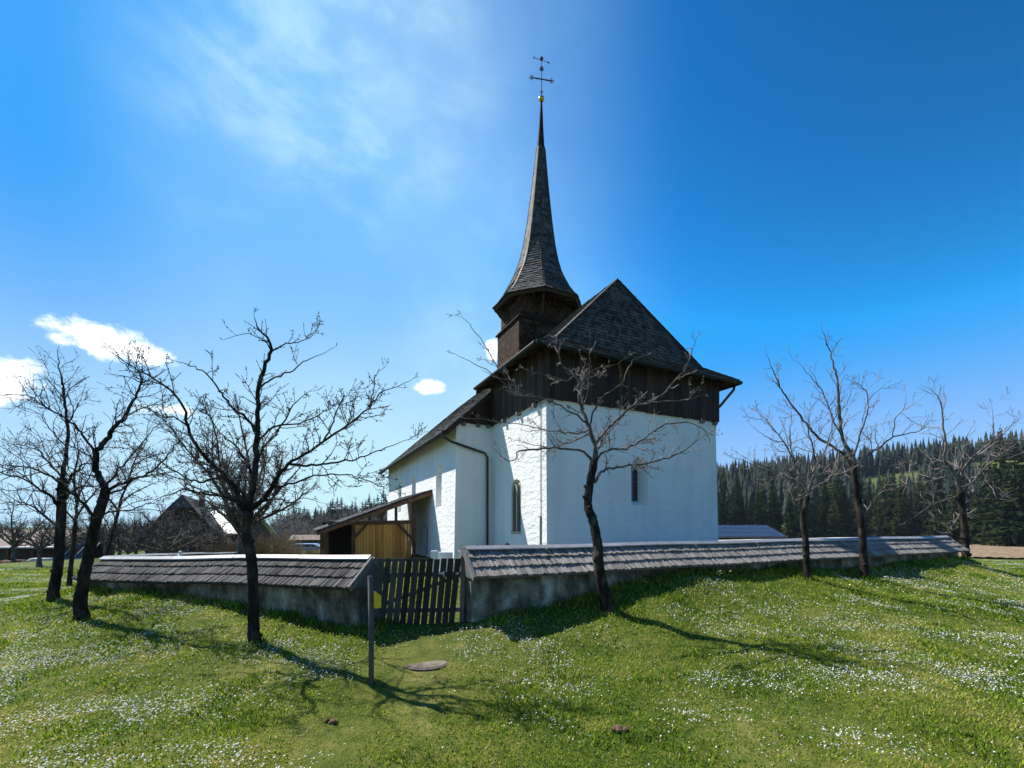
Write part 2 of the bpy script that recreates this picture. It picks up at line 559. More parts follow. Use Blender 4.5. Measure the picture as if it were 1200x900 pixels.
def mat_ground():
    m, t, p = mat('meadow_turf', 0.95, 0.1)
    c = coords(t)
    n1 = t.noise(c, 0.55, 5, 0.6)
    n2 = t.noise(c, 4.0, 6, 0.65)
    n3 = t.noise(c, 30.0, 4, 0.7)
    f = t.math('ADD', t.math('ADD', t.math('MULTIPLY', n1, 0.4), t.math('MULTIPLY', n2, 0.35)), t.math('MULTIPLY', n3, 0.25))
    near = t.ramp(f, [(0.32, (0.02, 0.034, 0.006)), (0.46, (0.05, 0.075, 0.011)), (0.56, (0.11, 0.115, 0.025)), (0.66, (0.20, 0.165, 0.07)), (0.78, (0.24, 0.165, 0.095))])
    far = t.ramp(t.math('ADD', t.math('MULTIPLY', n1, 0.6), t.math('MULTIPLY', n3, 0.4)), [(0.3, (0.055, 0.085, 0.016)), (0.7, (0.11, 0.135, 0.034))])
    sx = t.node('ShaderNodeVectorMath', operation='LENGTH'); t.l.new(c, sx.inputs[0])
    fd = t.smooth(sx.outputs['Value'], 14, 34)
    t.set(p.inputs['Base Color'], t.mix(fd, near, far))
    bump(t, p, t.math('ADD', n2, t.math('MULTIPLY', n3, 0.5)), 0.8, 0.05)
    return m


M_GROUND = mat_ground()
M_FIELD = mat_noise('ploughed_soil', [(0.3, (0.10, 0.062, 0.038)), (0.5, (0.20, 0.135, 0.082)), (0.75, (0.32, 0.225, 0.145))], 1.2, 0.95, 1.0, 0.15, 5.0, (1, 1, 1))

# ------------------------------------------------------------------ layout numbers
C0 = np.array([1.145, 15.0, 0.0])                # near left corner of the choir
CW = 8.04                                        # choir width
G1 = np.array([-0.88, 8.4]); E1 = np.array([16.25, 16.57]); E2 = E1 + U[:2] * 28
G0 = np.array([-2.58, 8.2])
LEFT_PATH = [(-2.58, 8.2), (-6.2, 9.75), (-9.6, 11.15), (-10.9, 11.9), (-11.75, 12.9), (-12.15, 14.2), (-13.2, 18.0), (-15.5, 24.0), (-19.0, 33.0)]
POLY = np.array([G1, E1, E2, (-19.0, 33.0)] + [p for p in LEFT_PATH[::-1]][1:])
CTRL = np.array([(-1.7, 8.3, -1.86), (0.3, 9.0, -1.68), (1.1, 9.35, -1.46), (2.1, 9.8, -1.26), (4.1, 10.8, -1.10), (6.5, 11.9, -1.14), (9.8, 13.4, -1.30), (12, 14.5, -1.30), (14.5, 15.6, -1.18), (16.8, 16.9, -1.26), (17.4, 17.1, -1.16), (19.5, 16.2, -1.4), (14.5, 22, -1.6), (-2.9, 8.3, -1.80), (-4.2, 8.85, -1.68), (-6, 9.6, -1.58), (-8, 10.5, -1.55),
                 (-10.2, 11.5, -1.58), (-11.8, 12.6, -1.72), (-12, 14.2, -1.92), (-13.2, 18, -2.10), (-15.5, 24, -2.5), (-19, 33, -2.9), (5, 41, -2.0), (2, 24, -1.25), (-8, 20, -1.6), (-1.2, 11.5, -1.5), (-5, 12.5, -1.6)])


def poly_sd(x, y):
    x = np.asarray(x, float); y = np.asarray(y, float)
    d = np.full(x.shape, 1e9); ins = np.zeros(x.shape, bool)
    n = len(POLY)
    for i in range(n):
        a = POLY[i]; b = POLY[(i + 1) % n]
        ex, ey = b - a
        t = np.clip(((x - a[0]) * ex + (y - a[1]) * ey) / (ex * ex + ey * ey), 0, 1)
        d = np.minimum(d, np.hypot(x - a[0] - t * ex, y - a[1] - t * ey))
        c = (a[1] <= y) != (b[1] <= y)
        xi = a[0] + (y - a[1]) / (ey if abs(ey) > 1e-9 else 1e-9) * ex
        ins ^= c & (x < xi)
    return np.where(ins, -d, d)


def gz(x, y):
    x = np.asarray(x, float); y = np.asarray(y, float)
    q = poly_sd(x, y)
    num = 0; den = 0
    for cx, cy, cz in CTRL:
        w = 1.0 / ((x - cx) ** 2 + (y - cy) ** 2 + 0.3) ** 1.6
        num = num + w * cz; den = den + w
    zw = num / den
    A = 0.62 + 0.30 * sstep(-3.0, 1.0, x)
    zn = zw - A * (1 - np.exp(-0.44 * np.maximum(q - 0.35, 0)))
    R = np.hypot(x, y)
    zf = np.maximum(-2.3 - (0.020 + 0.022 * sstep(10, -30, x)) * np.maximum(R - 14, 0), -8.0 + 2.2 * sstep(0, 60, x))
    zf = np.where(R > 400, zf - 0, zf)
    m = sstep(10, 42, q)
    z = zn * (1 - m) + zf * m
    # hill to the right
    k = x / np.maximum(y, 1.0)
    hm = np.clip(29.6 + (k - 0.48) * 34, 0, 70) * sstep(-0.1, 0.45, k) * (y > 0)
    z = z + hm * sstep(185, 310, y) + 2.0 * sstep(200, 370, y) * (fbm(x, y, 0.02, 5) - 0.5) * (hm > 1)
    near = 1 - sstep(20, 60, R)
    z = z + near * ((fbm(x, y, 0.7, 3) - 0.5) * 0.16 + (fbm(x, y, 2.6, 9) - 0.5) * 0.05) * sstep(0.0, 0.8, np.abs(q) + 0.35)
    return z


def base_at(px, q):
    """ground point on a sight line, q metres outside the churchyard wall"""
    Y = np.linspace(5, 20, 3000); X = (px - 600) / F * Y
    i = np.argmax(poly_sd(X, Y) < q)
    return np.array([X[i], Y[i], gz(X[i:i + 1], Y[i:i + 1])[0]])


def g1(x, y):
    return float(gz(np.array([x]), np.array([y]))[0])


def hit(px, py, y0=3.0, y1=400.0):
    """where the sight line through a photograph pixel meets the ground"""
    Y = np.linspace(y0, y1, 6000) if y1 > 60 else np.linspace(y0, y1, 4000)
    X = (px - 600) / F * Y
    d = (615 - py) / F * Y - gz(X, Y)
    i = np.argmax(d < 0)
    return np.array([X[i], Y[i], gz(X[i:i + 1], Y[i:i + 1])[0]])


# ------------------------------------------------------------------ ground sheet
def ground():
    na = 420
    ang = np.concatenate([np.linspace(-1.08, 1.08, na), np.linspace(1.08, 2 * math.pi - 1.08, 60)[1:-1]])
    rad = np.concatenate([np.linspace(0.2, 3.5, 8), 3.5 * (30 / 3.5) ** np.linspace(0.01, 1, 230), 30 * (2200 / 30) ** np.linspace(0.01, 1, 130)])
    A, R = np.meshgrid(ang, rad)
    X = R * np.sin(A); Y = R * np.cos(A)
    Zg = gz(X, Y)
    v = np.stack([X, Y, Zg], -1).reshape(-1, 3)
    nA = len(ang); nR = len(rad)
    i, j = np.meshgrid(np.arange(nR - 1), np.arange(nA), indexing='ij')
    j2 = (j + 1) % nA
    q = np.stack([i * nA + j, i * nA + j2, (i + 1) * nA + j2, (i + 1) * nA + j], -1).reshape(-1, 4)
    q = q[:, ::-1]
    cidx = len(v)
    v = np.vstack([v, [[0, 0, g1(0, 0)]]])
    tri = np.stack([np.full(nA, cidx), (np.arange(nA) + 1) % nA, np.arange(nA)], -1)
    loops = np.concatenate([q.ravel(), tri.ravel()])
    starts = np.concatenate([np.arange(len(q)) * 4, len(q) * 4 + np.arange(nA) * 3])
    o = raw_mesh('ground', v, loops, starts, M_GROUND)
    o.data.polygons.foreach_set('use_smooth', np.ones(len(o.data.polygons), bool))
    tag(o, kind='structure')
    return o


ground()


def field_sheet(name, pts_fn, nu, nv, m, lift=0.03, ridge=0.0):
    u, v = np.meshgrid(np.linspace(0, 1, nu), np.linspace(0, 1, nv))
    X, Y = pts_fn(u, v)
    Zz = gz(X, Y) + lift + ridge * np.abs(np.sin(u * nu * 0.8)) + ridge * fbm(X, Y, 1.2, 40)
    vv = np.stack([X, Y, Zz], -1).reshape(-1, 3)
    i, j = np.meshgrid(np.arange(nv - 1), np.arange(nu - 1), indexing='ij')
    q = np.stack([i * nu + j, i * nu + j + 1, (i + 1) * nu + j + 1, (i + 1) * nu + j], -1).reshape(-1, 4)
    o = raw_mesh(name, vv, q.ravel(), np.arange(len(q)) * 4, m)
    return tag(o, kind='structure')


def quad_fn(a, b, c, d):
    a, b, c, d = map(np.array, (a, b, c, d))

    def fn(u, v):
        X = (a[0] * (1 - u) + b[0] * u) * (1 - v) + (d[0] * (1 - u) + c[0] * u) * v
        Y = (a[1] * (1 - u) + b[1] * u) * (1 - v) + (d[1] * (1 - u) + c[1] * u) * v
        return X, Y
    return fn


field_sheet('ploughed_field', quad_fn((38, 38), (95, 62), (150, 128), (74, 108)), 120, 90, M_FIELD, 0.08, 0.08)
field_sheet('orchard_field', quad_fn((-62, 62), (-26, 44), (-38, 74), (-82, 92)), 60, 40, M_FIELD, 0.05, 0.05)


# ------------------------------------------------------------------ shingles
def shingles(mb, P, rows, w, th=0.022, over=0.55, seed=0, normal=None, tint=(0.1, 0.95), width=None, jit=0.012, row_tint=0.12, gap=0.06):
    """P(a, b) -> point (a across 0..1, b up 0..1).  One small tapered board per shingle."""
    rng = np.random.default_rng(seed)
    for i in range(rows):
        b0 = i / rows
        b1 = min((i + 1 + over) / rows, 1.0)
        bm_ = (b0 + b1) / 2
        L0 = np.linalg.norm(P(1, b0) - P(0, b0))
        L1 = np.linalg.norm(P(1, b1) - P(0, b1))
        n = max(1, int(round(max(L0, L1) / w)))
        if L0 < 0.03:
            continue
        cuts = np.linspace(0, 1, n + 1)
        off = rng.uniform(-0.35, 0.35, n + 1) / n
        off[0] = off[-1] = 0
        cuts = cuts + off + (0.25 / n if (i % 2 and n > 2) else 0) * np.r_[0, np.ones(n - 1), 0]
        rt = rng.uniform(-row_tint, row_tint)
        lb = np.linalg.norm(P(0.5, 1) - P(0.5, 0))
        for k in range(n):
            a0, a1 = cuts[k], cuts[k + 1]
            g = (a1 - a0) * gap * 0.5
            a0 += g; a1 -= g
            db = rng.uniform(-1, 1) * jit / lb
            bb = max(b0 + db, 0.0 if i else b0 + db)
            p0, p1 = P(a0, bb), P(a1, bb)
            q0, q1 = P(a0, b1), P(a1, b1)
            nn = normal if normal is not None else np.cross(p1 - p0, (q0 + q1) / 2 - (p0 + p1) / 2)
            ln = np.linalg.norm(nn)
            if ln < 1e-9:
                continue
            nn = nn / ln
            t_ = th * rng.uniform(0.75, 1.35)
            ex = rng.uniform(0, 0.006)
            tv = min(1, max(0, rng.uniform(*tint) + rt))
            v = [p0 + nn * (t_ + ex), p1 + nn * (t_ + ex * 0.5), q1 + nn * 0.004, q0 + nn * 0.004, p0 - nn * 0.005, p1 - nn * 0.005]
            mb.add(v, [(0, 1, 2, 3), (4, 5, 1, 0)], tv)
            mb.add([v[0], v[3], v[4], v[5], v[1], v[2]], [(1, 0, 2), (4, 5, 3)], tv)


def bil(a, b, c, d):
    """a bottom-left, b bottom-right, c top-right, d top-left"""
    a, b, c, d = (np.asarray(k, float) for k in (a, b, c, d))
    return lambda s, t: (a * (1 - s) + b * s) * (1 - t) + (d * (1 - s) + c * s) * t


# ------------------------------------------------------------------ church
church = thing('church', 'white plastered village church with shingled roofs and a slender octagonal spire', 'church', (2.0, 21.0, -1.4))


def lp(v, u, z):
    """church frame: v along the end wall from its near left corner, u along the nave, z above eye"""
    return C0 + V * v + U * u + Z * z


WT = 4.26      # top of the white walls (foot of the boarding)


def prism(poly_bottom, poly_top):
    n = len(poly_bottom)
    mb = MB()
    mb.add(list(poly_bottom) + list(poly_top), [tuple(range(n))[::-1], tuple(range(n, 2 * n))] + [(i, (i + 1) % n, n + (i + 1) % n, n + i) for i in range(n)])
    return mb


# white walls of choir and nave in one footprint each
B = 0.10
ch = prism([lp(-0.02, -B, -2.0), lp(CW + B, -B, -2.0), lp(CW + B, 5.2, -2.0), lp(-0.02, 5.2, -2.0)],
           [lp(0, 0, WT), lp(CW, 0, WT), lp(CW, 5.2, WT), lp(0, 5.2, WT)])
choir_wall = build('choir_wall', ch, M_PLASTER, church)
SH = 1.61
NL = 15.5
nv = prism([lp(-SH - 0.14, 4.56, -2.4), lp(CW + SH + 0.1, 4.56, -2.4), lp(CW + SH + 0.1, 4.6 + NL, -2.4), lp(-SH - 0.14, 4.6 + NL, -2.4)],
           [lp(-SH, 4.6, WT), lp(CW + SH, 4.6, WT), lp(CW + SH, 4.6 + NL, WT), lp(-SH, 4.6 + NL, WT)])
nave_wall = build('nave_wall', nv, M_PLASTER, church)


def arch_prism(o, e, n, w, h0, h1, pointed, d, splay=0.0, zs=0.0):
    """lancet-shaped cutter: o centre at sill on wall face, e along wall, n into the wall; opening w wide, straight to h0, apex h1"""
    pts = []
    hw = w / 2
    k = 9
    pts.append((-hw, 0.0)); pts.append((hw, 0.0)); pts.append((hw, h0))
    for i in range(1, k):
        a = i / k * math.pi
        x = math.cos(a) * hw
        y = h0 + (h1 - h0) * (math.sin(a) ** (0.75 if pointed else 1.0))
        pts.append((x, y))
    pts.append((-hw, h0))
    front = [o - n * 0.05 + e * x * (1 + splay * 0.05) + Z * y for x, y in pts]
    s = 1 - splay
    back = [o + n * d + e * x * s + Z * (y * s + (1 - s) * h1 * 0.35 + zs) for x, y in pts]
    mb = prism(front, back)
    return mb, pts


# openings
cuts = []
wz0 = 0.70
fo = lp(4.0, -0.06, wz0)
c1, pF = arch_prism(fo, V, U, 0.84, 1.45, 1.90, False, 0.62, 0.38)
cuts.append(c1)
so = lp(0.0, 2.27, -0.30)
cuts.append(arch_prism(so, -U, V, 0.86, 1.65, 2.05, True, 0.20, 0.05)[0])
cut(choir_wall, cuts)
nw = []
for t_ in (2.42, 7.4, 11.2):
    nw.append(arch_prism(lp(-SH - 0.03, 4.6 + t_, 0.78), -U, V, 0.92, 1.62, 2.10, True, 0.55, 0.40)[0])
nw.append(arch_prism(lp(-SH - 0.08, 4.6 + 4.6, -1.5), -U, V, 0.95, 1.15, 1.5, True, 0.30, 0.08)[0])
cut(nave_wall, nw)


def pane(parent, o, e, n, w, h0, h1, pointed, m, name, bars=True, th=0.03):
    mb, pts = arch_prism(o + n * (0.05), e, n, w, h0, h1, pointed, th, 0.0)
    g = build(name, mb, m, parent)
    return g


win = build('arched_window', arch_prism(fo + U * 0.50 + Z * 0.20, V, U, 0.50, 1.02, 1.28, False, 0.04)[0], M_GLASS, church)
mb = MB()
for x in (-0.255, 0.0, 0.235):
    mb.box(fo + U * 0.46 + V * x + Z * 0.2, V * 0.022, U * 0.03, Z * 1.2)
for zz in (0.2, 0.62, 1.02):
    mb.box(fo + U * 0.464 - V * 0.255 + Z * zz, V * 0.51, U * 0.022, Z * 0.022)
build('frame', mb, M_PIPE, win)
# twin lancet on the choir's sunny side
tw = MB()
for s_ in (-0.20, 0.20):
    m_, _ = arch_prism(so + V * 0.075 - U * s_ + Z * 0.10, -U, V, 0.27, 1.45, 1.72, True, 0.05)
    for vv in m_.v:
        tw.add(vv, m_.f)
twin = build('lancet_window', tw, M_GLASS, church)
st = MB()
st.box(so + V * 0.012 - U * (-0.38), -U * 0.045, V * 0.09, Z * 1.7)
st.box(so + V * 0.012 - U * 0.335, -U * 0.045, V * 0.09, Z * 1.7)
st.box(so + V * 0.004 + U * 0.04, -U * 0.08, V * 0.10, Z * 1.74)
st.box(so - V * 0.015 + U * 0.46 - Z * 0.06, -U * 0.92, V * 0.22, Z * 0.10)
for s_ in (-1, 1):                                       # stone heads round the two lights
    pts = []
    for i in range(9):
        a = i / 8 * math.pi
        pts.append(so + V * 0.04 - U * (0.19 * s_ + math.cos(a) * 0.155) + Z * (1.55 + 0.30 * math.sin(a) ** 0.8))
    st.tube(pts, [0.045] * 9, 5)
build('stone_tracery', st, M_STONE, twin)
for t_ in (2.42, 7.4, 11.2):
    g = build('nave_window', arch_prism(lp(-SH + 0.45, 4.6 + t_, 1.05), -U, V, 0.5, 1.15, 1.45, True, 0.04)[0], M_GLASS, church)
    mb = MB()
    mb.box(lp(-SH + 0.42, 4.6 + t_ + 0.01, 1.05), -U * 0.02, V * 0.03, Z * 1.4)
    for zz in (1.4, 1.75, 2.1):
        mb.box(lp(-SH + 0.424, 4.6 + t_ + 0.25, zz), -U * 0.5, V * 0.02, Z * 0.02)
    build('glazing_bar', mb, M_PIPE, g)
build('side_door', arch_prism(lp(-SH + 0.16, 9.2, -1.5), -U, V, 0.85, 1.1, 1.42, True, 0.05)[0], M_SOFFIT, church)

# boarding above the white walls
EZ = 5.84; O1 = 0.70; O2 = 0.58; RZ = 9.83; AX = CW / 2
bd = MB()
rng = np.random.default_rng(4)


def boards(mb, p, e, n, length, z0, z1f, w=0.19):
    k = int(length / w)
    w = length / k
    for i in range(k):
        x0 = i * w
        t_ = rng.uniform(0.0, 1.0)
        d = 0.11 + rng.uniform(-0.008, 0.008)
        zz = z0 + rng.uniform(-0.02, 0.015)
        o = p + e * (x0 + 0.006) + Z * zz
        za = z1f(x0); zb = z1f(x0 + w)
        a = o; b = o + e * (w - 0.012)
        out = n * d
        v = [a, b, b + Z * (zb - zz), a + Z * (za - zz), a + out, b + out, b + out + Z * (zb - zz), a + out + Z * (za - zz)]
        mb.add(v, [(4, 5, 6, 7), (0, 4, 7, 3), (5, 1, 2, 6), (0, 1, 5, 4)], t_)


boards(bd, lp(-0.1, 0, 0), V, -U, CW + 0.2, WT - 0.03, lambda x: EZ + 0.42)
boards(bd, lp(0, -0.1, 0), U, -V, 4.68, WT - 0.03, lambda x: EZ + 0.35)
boards(bd, lp(CW, 5.0, 0), -U, V, 5.1, WT - 0.03, lambda x: EZ + 0.35)
build('upper_boarding', bd, M_BOARD, church)
core = prism([lp(0.02, 0.02, WT), lp(CW - 0.02, 0.02, WT), lp(CW - 0.02, 5, WT), lp(0.02, 5, WT)], [lp(0.02, 0.02, EZ + 0.3), lp(CW - 0.02, 0.02, EZ + 0.3), lp(CW - 0.02, 5, EZ + 0.3), lp(0.02, 5, EZ + 0.3)])
build('timber_core', core, M_SOFFIT, church)
for x in (0.12, CW - 0.85, CW - 0.12):
    be = MB()
    be.box(lp(x - 0.07, -0.16, WT - 0.16), V * 0.14, U * 0.2, Z * 0.12, rng.uniform(0.2, 0.8))
    build('beam_end', be, M_DOWN, church)
for x in (0.6, 1.9, 3.2):
    be = MB()
    be.box(lp(-0.16, x, WT - 0.16), V * 0.2, U * 0.14, Z * 0.12, 0.5)
    build('beam_end', be, M_DOWN, church)
for x in (-1.4, -0.75, -0.3):
    be = MB()
    be.box(lp(x, 4.42, WT - 0.15), V * 0.14, U * 0.2, Z * 0.12, 0.5)
    build('beam_end', be, M_DOWN, church)

# choir roof: steep front hip with bell-cast foot
ks, kf, zk = 1.2, 0.86, 6.46
SA = 1.35
BACK = 6.6
A_l = lp(-O1, -O2, EZ); A_r = lp(CW + O1, -O2, EZ)
K_l = lp(-O1 + ks, -O2 + kf, zk); K_r = lp(CW + O1 - ks, -O2 + kf, zk)
APX = lp(AX, SA, RZ)
rf = MB()
shingles(rf, bil(A_l, A_r, K_r, K_l), 6, 0.13, 0.045, 0.35, 1)
shingles(rf, bil(K_l, K_r, APX, APX), 25, 0.13, 0.045, 0.35, 2)
UE = 4.78
Bl = lp(-O1, UE, EZ); Bk = lp(-O1 + ks, UE, zk); Bt = lp(AX, UE, RZ)
shingles(rf, bil(lp(-O1, UE, EZ), A_l, K_l, Bk), 6, 0.15, 0.03, 0.6, 3)
shingles(rf, bil(Bk, K_l, APX, Bt), 22, 0.15, 0.042, 0.4, 4)
Br = lp(CW + O1, UE, EZ); Brk = lp(CW + O1 - ks, UE, zk)
shingles(rf, bil(A_r, Br, Brk, K_r), 6, 0.2, 0.03, 0.6, 5)
shingles(rf, bil(K_r, Brk, Bt, APX), 16, 0.3, 0.03, 0.6, 6)
dn = Z * -0.03
for q in ([A_l, A_r, K_r, K_l], [Bl, A_l, K_l, Bk], [Bk, K_l, APX, Bt], [A_r, Br, Brk, K_r], [K_r, Brk, Bt, APX]):
    rf.add([p + dn for p in q], [(0, 1, 2, 3)], 0.1)
rf.add([p + dn for p in (K_l, K_r, APX)], [(0, 1, 2)], 0.1)
for a, b in ((A_l, K_l), (K_l, APX), (A_r, K_r), (K_r, APX)):
    L = np.linalg.norm(b - a); k = int(L / 0.28) + 1
    for i in range(k):
        p = a + (b - a) * i / k; q = a + (b - a) * min((i + 1.25) / k, 1)
        rf.beam(p + Z * 0.045, q + Z * 0.025, 0.17, 0.02, tint=rng.uniform(0.1, 0.7))
choir_roof = build('choir_roof', rf, M_ROOF, church)
# soffit and fascia
sf = MB()


def slab(mb, pts, th, tint=0.5):
    n = len(pts)
    pts = [np.asarray(p, float) for p in pts]
    mb.add(pts + [p - Z * th for p in pts], [tuple(range(n)), tuple(range(n, 2 * n))[::-1]] + [(i, n + i, n + (i + 1) % n, (i + 1) % n) for i in range(n)], tint)


slab(sf, [A_l + dn * 2, A_r + dn * 2, lp(CW, 0.05, EZ + 0.30), lp(0, 0.05, EZ + 0.30)], 0.03)
slab(sf, [Bl + dn * 2, A_l + dn * 2, lp(0.05, 0, EZ + 0.30), lp(0.05, UE, EZ + 0.30)], 0.03)
slab(sf, [A_r + dn * 2, Br + dn * 2, lp(CW - 0.05, UE, EZ + 0.30), lp(CW - 0.05, 0, EZ + 0.30)], 0.03)
for x in np.linspace(0.0, CW, 11):
    sf.beam(lp(x, -O2 + 0.05, EZ - 0.10), lp(x, 0.0, EZ + 0.12), 0.11, 0.13, tint=rng.uniform())
for y in np.linspace(0.3, UE - 0.1, 6):
    sf.beam(lp(-O1 + 0.05, y, EZ - 0.10), lp(0.0, y, EZ + 0.12), 0.11, 0.13, tint=rng.uniform())
    sf.beam(lp(CW + O1 - 0.05, y, EZ - 0.10), lp(CW, y, EZ + 0.12), 0.11, 0.13, tint=rng.uniform())
# closing triangle of the roof end over the nave
slab(sf, [lp(-O1 + 0.02, UE - 0.02, EZ - 0.02), lp(-O1 + 0.02, UE + 0.02, EZ - 0.02), lp(AX, UE + 0.02, RZ - 0.05), lp(AX, UE - 0.02, RZ - 0.05)], 0.32)
build('eave_soffit', sf, M_SOFFIT, church)
gt = MB()


def gutter(mb, p, q, r=0.07):
    mb.tube([p, q], [r, r], 10)


gutter(gt, A_l + Z * -0.06 - U * 0.04 - V * 0.04, Bl + Z * -0.06 - V * 0.04)
gutter(gt, A_l + Z * -0.06 - U * 0.05 - V * 0.04, A_r + Z * -0.06 - U * 0.05 + V * 0.04)
gutter(gt, A_r + Z * -0.06 - U * 0.04 + V * 0.04, Br + Z * -0.06 + V * 0.04)
build('gutter', gt, M_GUTTER, church)

# nave roof
NE = 3.8; NO = 0.55; NH = CW / 2 + SH + NO
NRZ = NE + NH * 0.90
UV0 = 4.42; UV1 = 4.6 + NL + 0.35
nl = lp(AX - NH, UV0, NE); nl2 = lp(AX - NH, UV1, NE); nr = lp(AX + NH, UV0, NE); nr2 = lp(AX + NH, UV1, NE)
t1 = lp(AX, UV0, NRZ); t2 = lp(AX, UV1, NRZ)
nf = MB()
shingles(nf, bil(nl2, nl, t1, t2), 30, 0.24, 0.03, 0.6, 11)
shingles(nf, bil(nr, nr2, t2, t1), 20, 0.5, 0.03, 0.6, 12)
for q in ([nl2, nl, t1, t2], [nr, nr2, t2, t1]):
    slab(nf, [p + dn for p in q], 0.05, 0.1)
nave_roof = build('nave_roof', nf, M_ROOF, church)
ns = MB()
slab(ns, [nl + Z * -0.10, nl2 + Z * -0.10, lp(-SH + 0.1, UV1, NE + 0.46), lp(-SH + 0.1, UV0, NE + 0.46)], 0.03)
slab(ns, [nr + Z * -0.10, nr2 + Z * -0.10, lp(CW + SH - 0.1, UV1, NE + 0.46), lp(CW + SH - 0.1, UV0, NE + 0.46)], 0.03)
for s_ in (1, -1):                                   # barge boards on the gable verge
    a = lp(AX - s_ * NH, UV0 + 0.01, NE); b = lp(AX, UV0 + 0.01, NRZ)
    ns.beam(a + Z * -0.10, b + Z * -0.10, 0.05, 0.20, tint=0.2)
    a = lp(AX - s_ * NH, UV1 - 0.01, NE); b = lp(AX, UV1 - 0.01, NRZ)
    ns.beam(a + Z * -0.10, b + Z * -0.10, 0.05, 0.20, tint=0.2)
build('nave_soffit', ns, M_SOFFIT, church)
gb = MB()
boards(gb, lp(-SH + 0.02, 4.6, 0), V, -U, SH + 0.1, WT - 0.03, lambda x: NE + (NO + x) * 0.90 - 0.1)
build('gable_boarding', gb, M_BOARD, church)
gb = MB()
boards(gb, lp(CW, 4.6, 0), V, -U, SH, WT - 0.03, lambda x: NE + (NO + SH - x) * 0.90 - 0.1)
build('gable_boarding', gb, M_BOARD, church)
for u_ in (4.64, 4.6 + NL - 0.02):
    gc = MB()
    pts = [lp(-SH + 0.05, u_, WT - 0.05), lp(CW + SH - 0.05, u_, WT - 0.05), lp(AX, u_, NRZ - 0.15)]
    gc.add(pts + [p + U * 0.1 for p in pts], [(0, 1, 2), (3, 5, 4), (0, 3, 4, 1), (1, 4, 5, 2), (2, 5, 3, 0)])
    build('gable_core', gc, M_SOFFIT, church)
gt = MB()
gutter(gt, nl + Z * -0.05 - V * 0.06, nl2 + Z * -0.05 - V * 0.06, 0.08)
build('nave_gutter', gt, M_GUTTER, church)
# down pipe from nave gutter across the shoulder to its inner corner
dp = MB()
P0 = lp(AX - NH - 0.04, 4.50, NE - 0.12)
dp.tube([P0, P0 - Z * 0.10, lp(-SH - 0.3, 4.40, NE - 0.42), lp(-0.42, 4.44, 3.02), lp(-0.30, 4.44, 2.84), lp(-0.30, 4.44, 0.5), lp(-0.30, 4.44, -1.7)], [0.055] * 7, 8)
build('downpipe', dp, M_PIPE, church, True)
dp = MB()
P0 = A_r + Z * -0.12 + U * 0.25
dp.tube([P0, P0 - Z * 0.14 - V * 0.02, lp(CW + 0.24, -0.02, EZ - 0.92), lp(CW + 0.18, 0.10, EZ - 1.05), lp(CW + 0.22, 0.30, 3.4), lp(CW + 0.22, 0.30, -1.5)], [0.055] * 6, 8)
build('downpipe', dp, M_PIPE, church, True)
cb = MB()
cb.tube([lp(-0.02, 0.32, WT), lp(-0.03, 0.32, 1.5), lp(-0.03, 0.30, 0.2), lp(-0.035, 0.32, -1.7)], [0.011] * 4, 6)
cb.box(lp(-0.05, 0.30, -1.6), V * 0.04, U * 0.06, Z * 1.9)
build('lightning_cable', cb, M_DOWN, church)

# tower turret and spire
TU = 7.7
tc = lp(AX, TU, 0)
ta, tb = 1.85, 1.30
tw = MB()


def turret(mb, a, b, z0, z1, rows, seed):
    c = [tc - V * a - U * b, tc + V * a - U * b, tc + V * a + U * b, tc - V * a + U * b]
    for i in range(4):
        p, q = c[i], c[(i + 1) % 4]
        shingles(mb, bil(p + Z * z0, q + Z * z0, q + Z * z1, p + Z * z1), rows, 0.12, 0.018, 0.5, seed + i, tint=(0.0, 1.0))
        mb.add([p + Z * z0, q + Z * z0, q + Z * z1, p + Z * z1], [(0, 1, 2, 3)], 0.1)


turret(tw, ta, tb, 5.5, 10.2, 34, 30)
for i in range(4):
    s1 = [(-1, -1), (1, -1), (1, 1), (-1, 1)]
    (x0, y0), (x1, y1) = s1[i], s1[(i + 1) % 4]
    p = tc + V * (ta + 0.1) * x0 + U * (tb + 0.1) * y0; q = tc + V * (ta + 0.1) * x1 + U * (tb + 0.1) * y1
    p2 = tc + V * (ta - 0.16) * x0 + U * (tb - 0.16) * y0; q2 = tc + V * (ta - 0.16) * x1 + U * (tb - 0.16) * y1
    tw.add([p + Z * 10.17, q + Z * 10.17, q2 + Z * 10.42, p2 + Z * 10.42, p + Z * 10.10, q + Z * 10.10], [(0, 1, 2, 3), (4, 5, 1, 0)], 0.3)
turret(tw, ta - 0.15, tb - 0.15, 10.3, 11.7, 8, 40)
build('bell_turret', tw, M_TSH, church)
SP = tc + np.array([-0.06, 0, 0])
PROF = [(11.36, 2.42), (11.62, 2.17), (12.0, 1.90), (12.5, 1.62), (13.26, 1.25), (14.0, 1.01), (14.8, 0.83), (15.9, 0.665), (17.2, 0.50), (18.5, 0.355), (19.9, 0.215)]
OFF = math.radians(-67.5 + 4)


def lean(z):
    return np.array([0.16 * (z - 11.4) / 11.0, 0, 0])


def octp(z, r, k):
    a = OFF + k * math.pi / 4 + math.pi / 8 - math.pi / 4
    return SP + lean(z) + np.array([r * math.cos(a), r * math.sin(a), z])


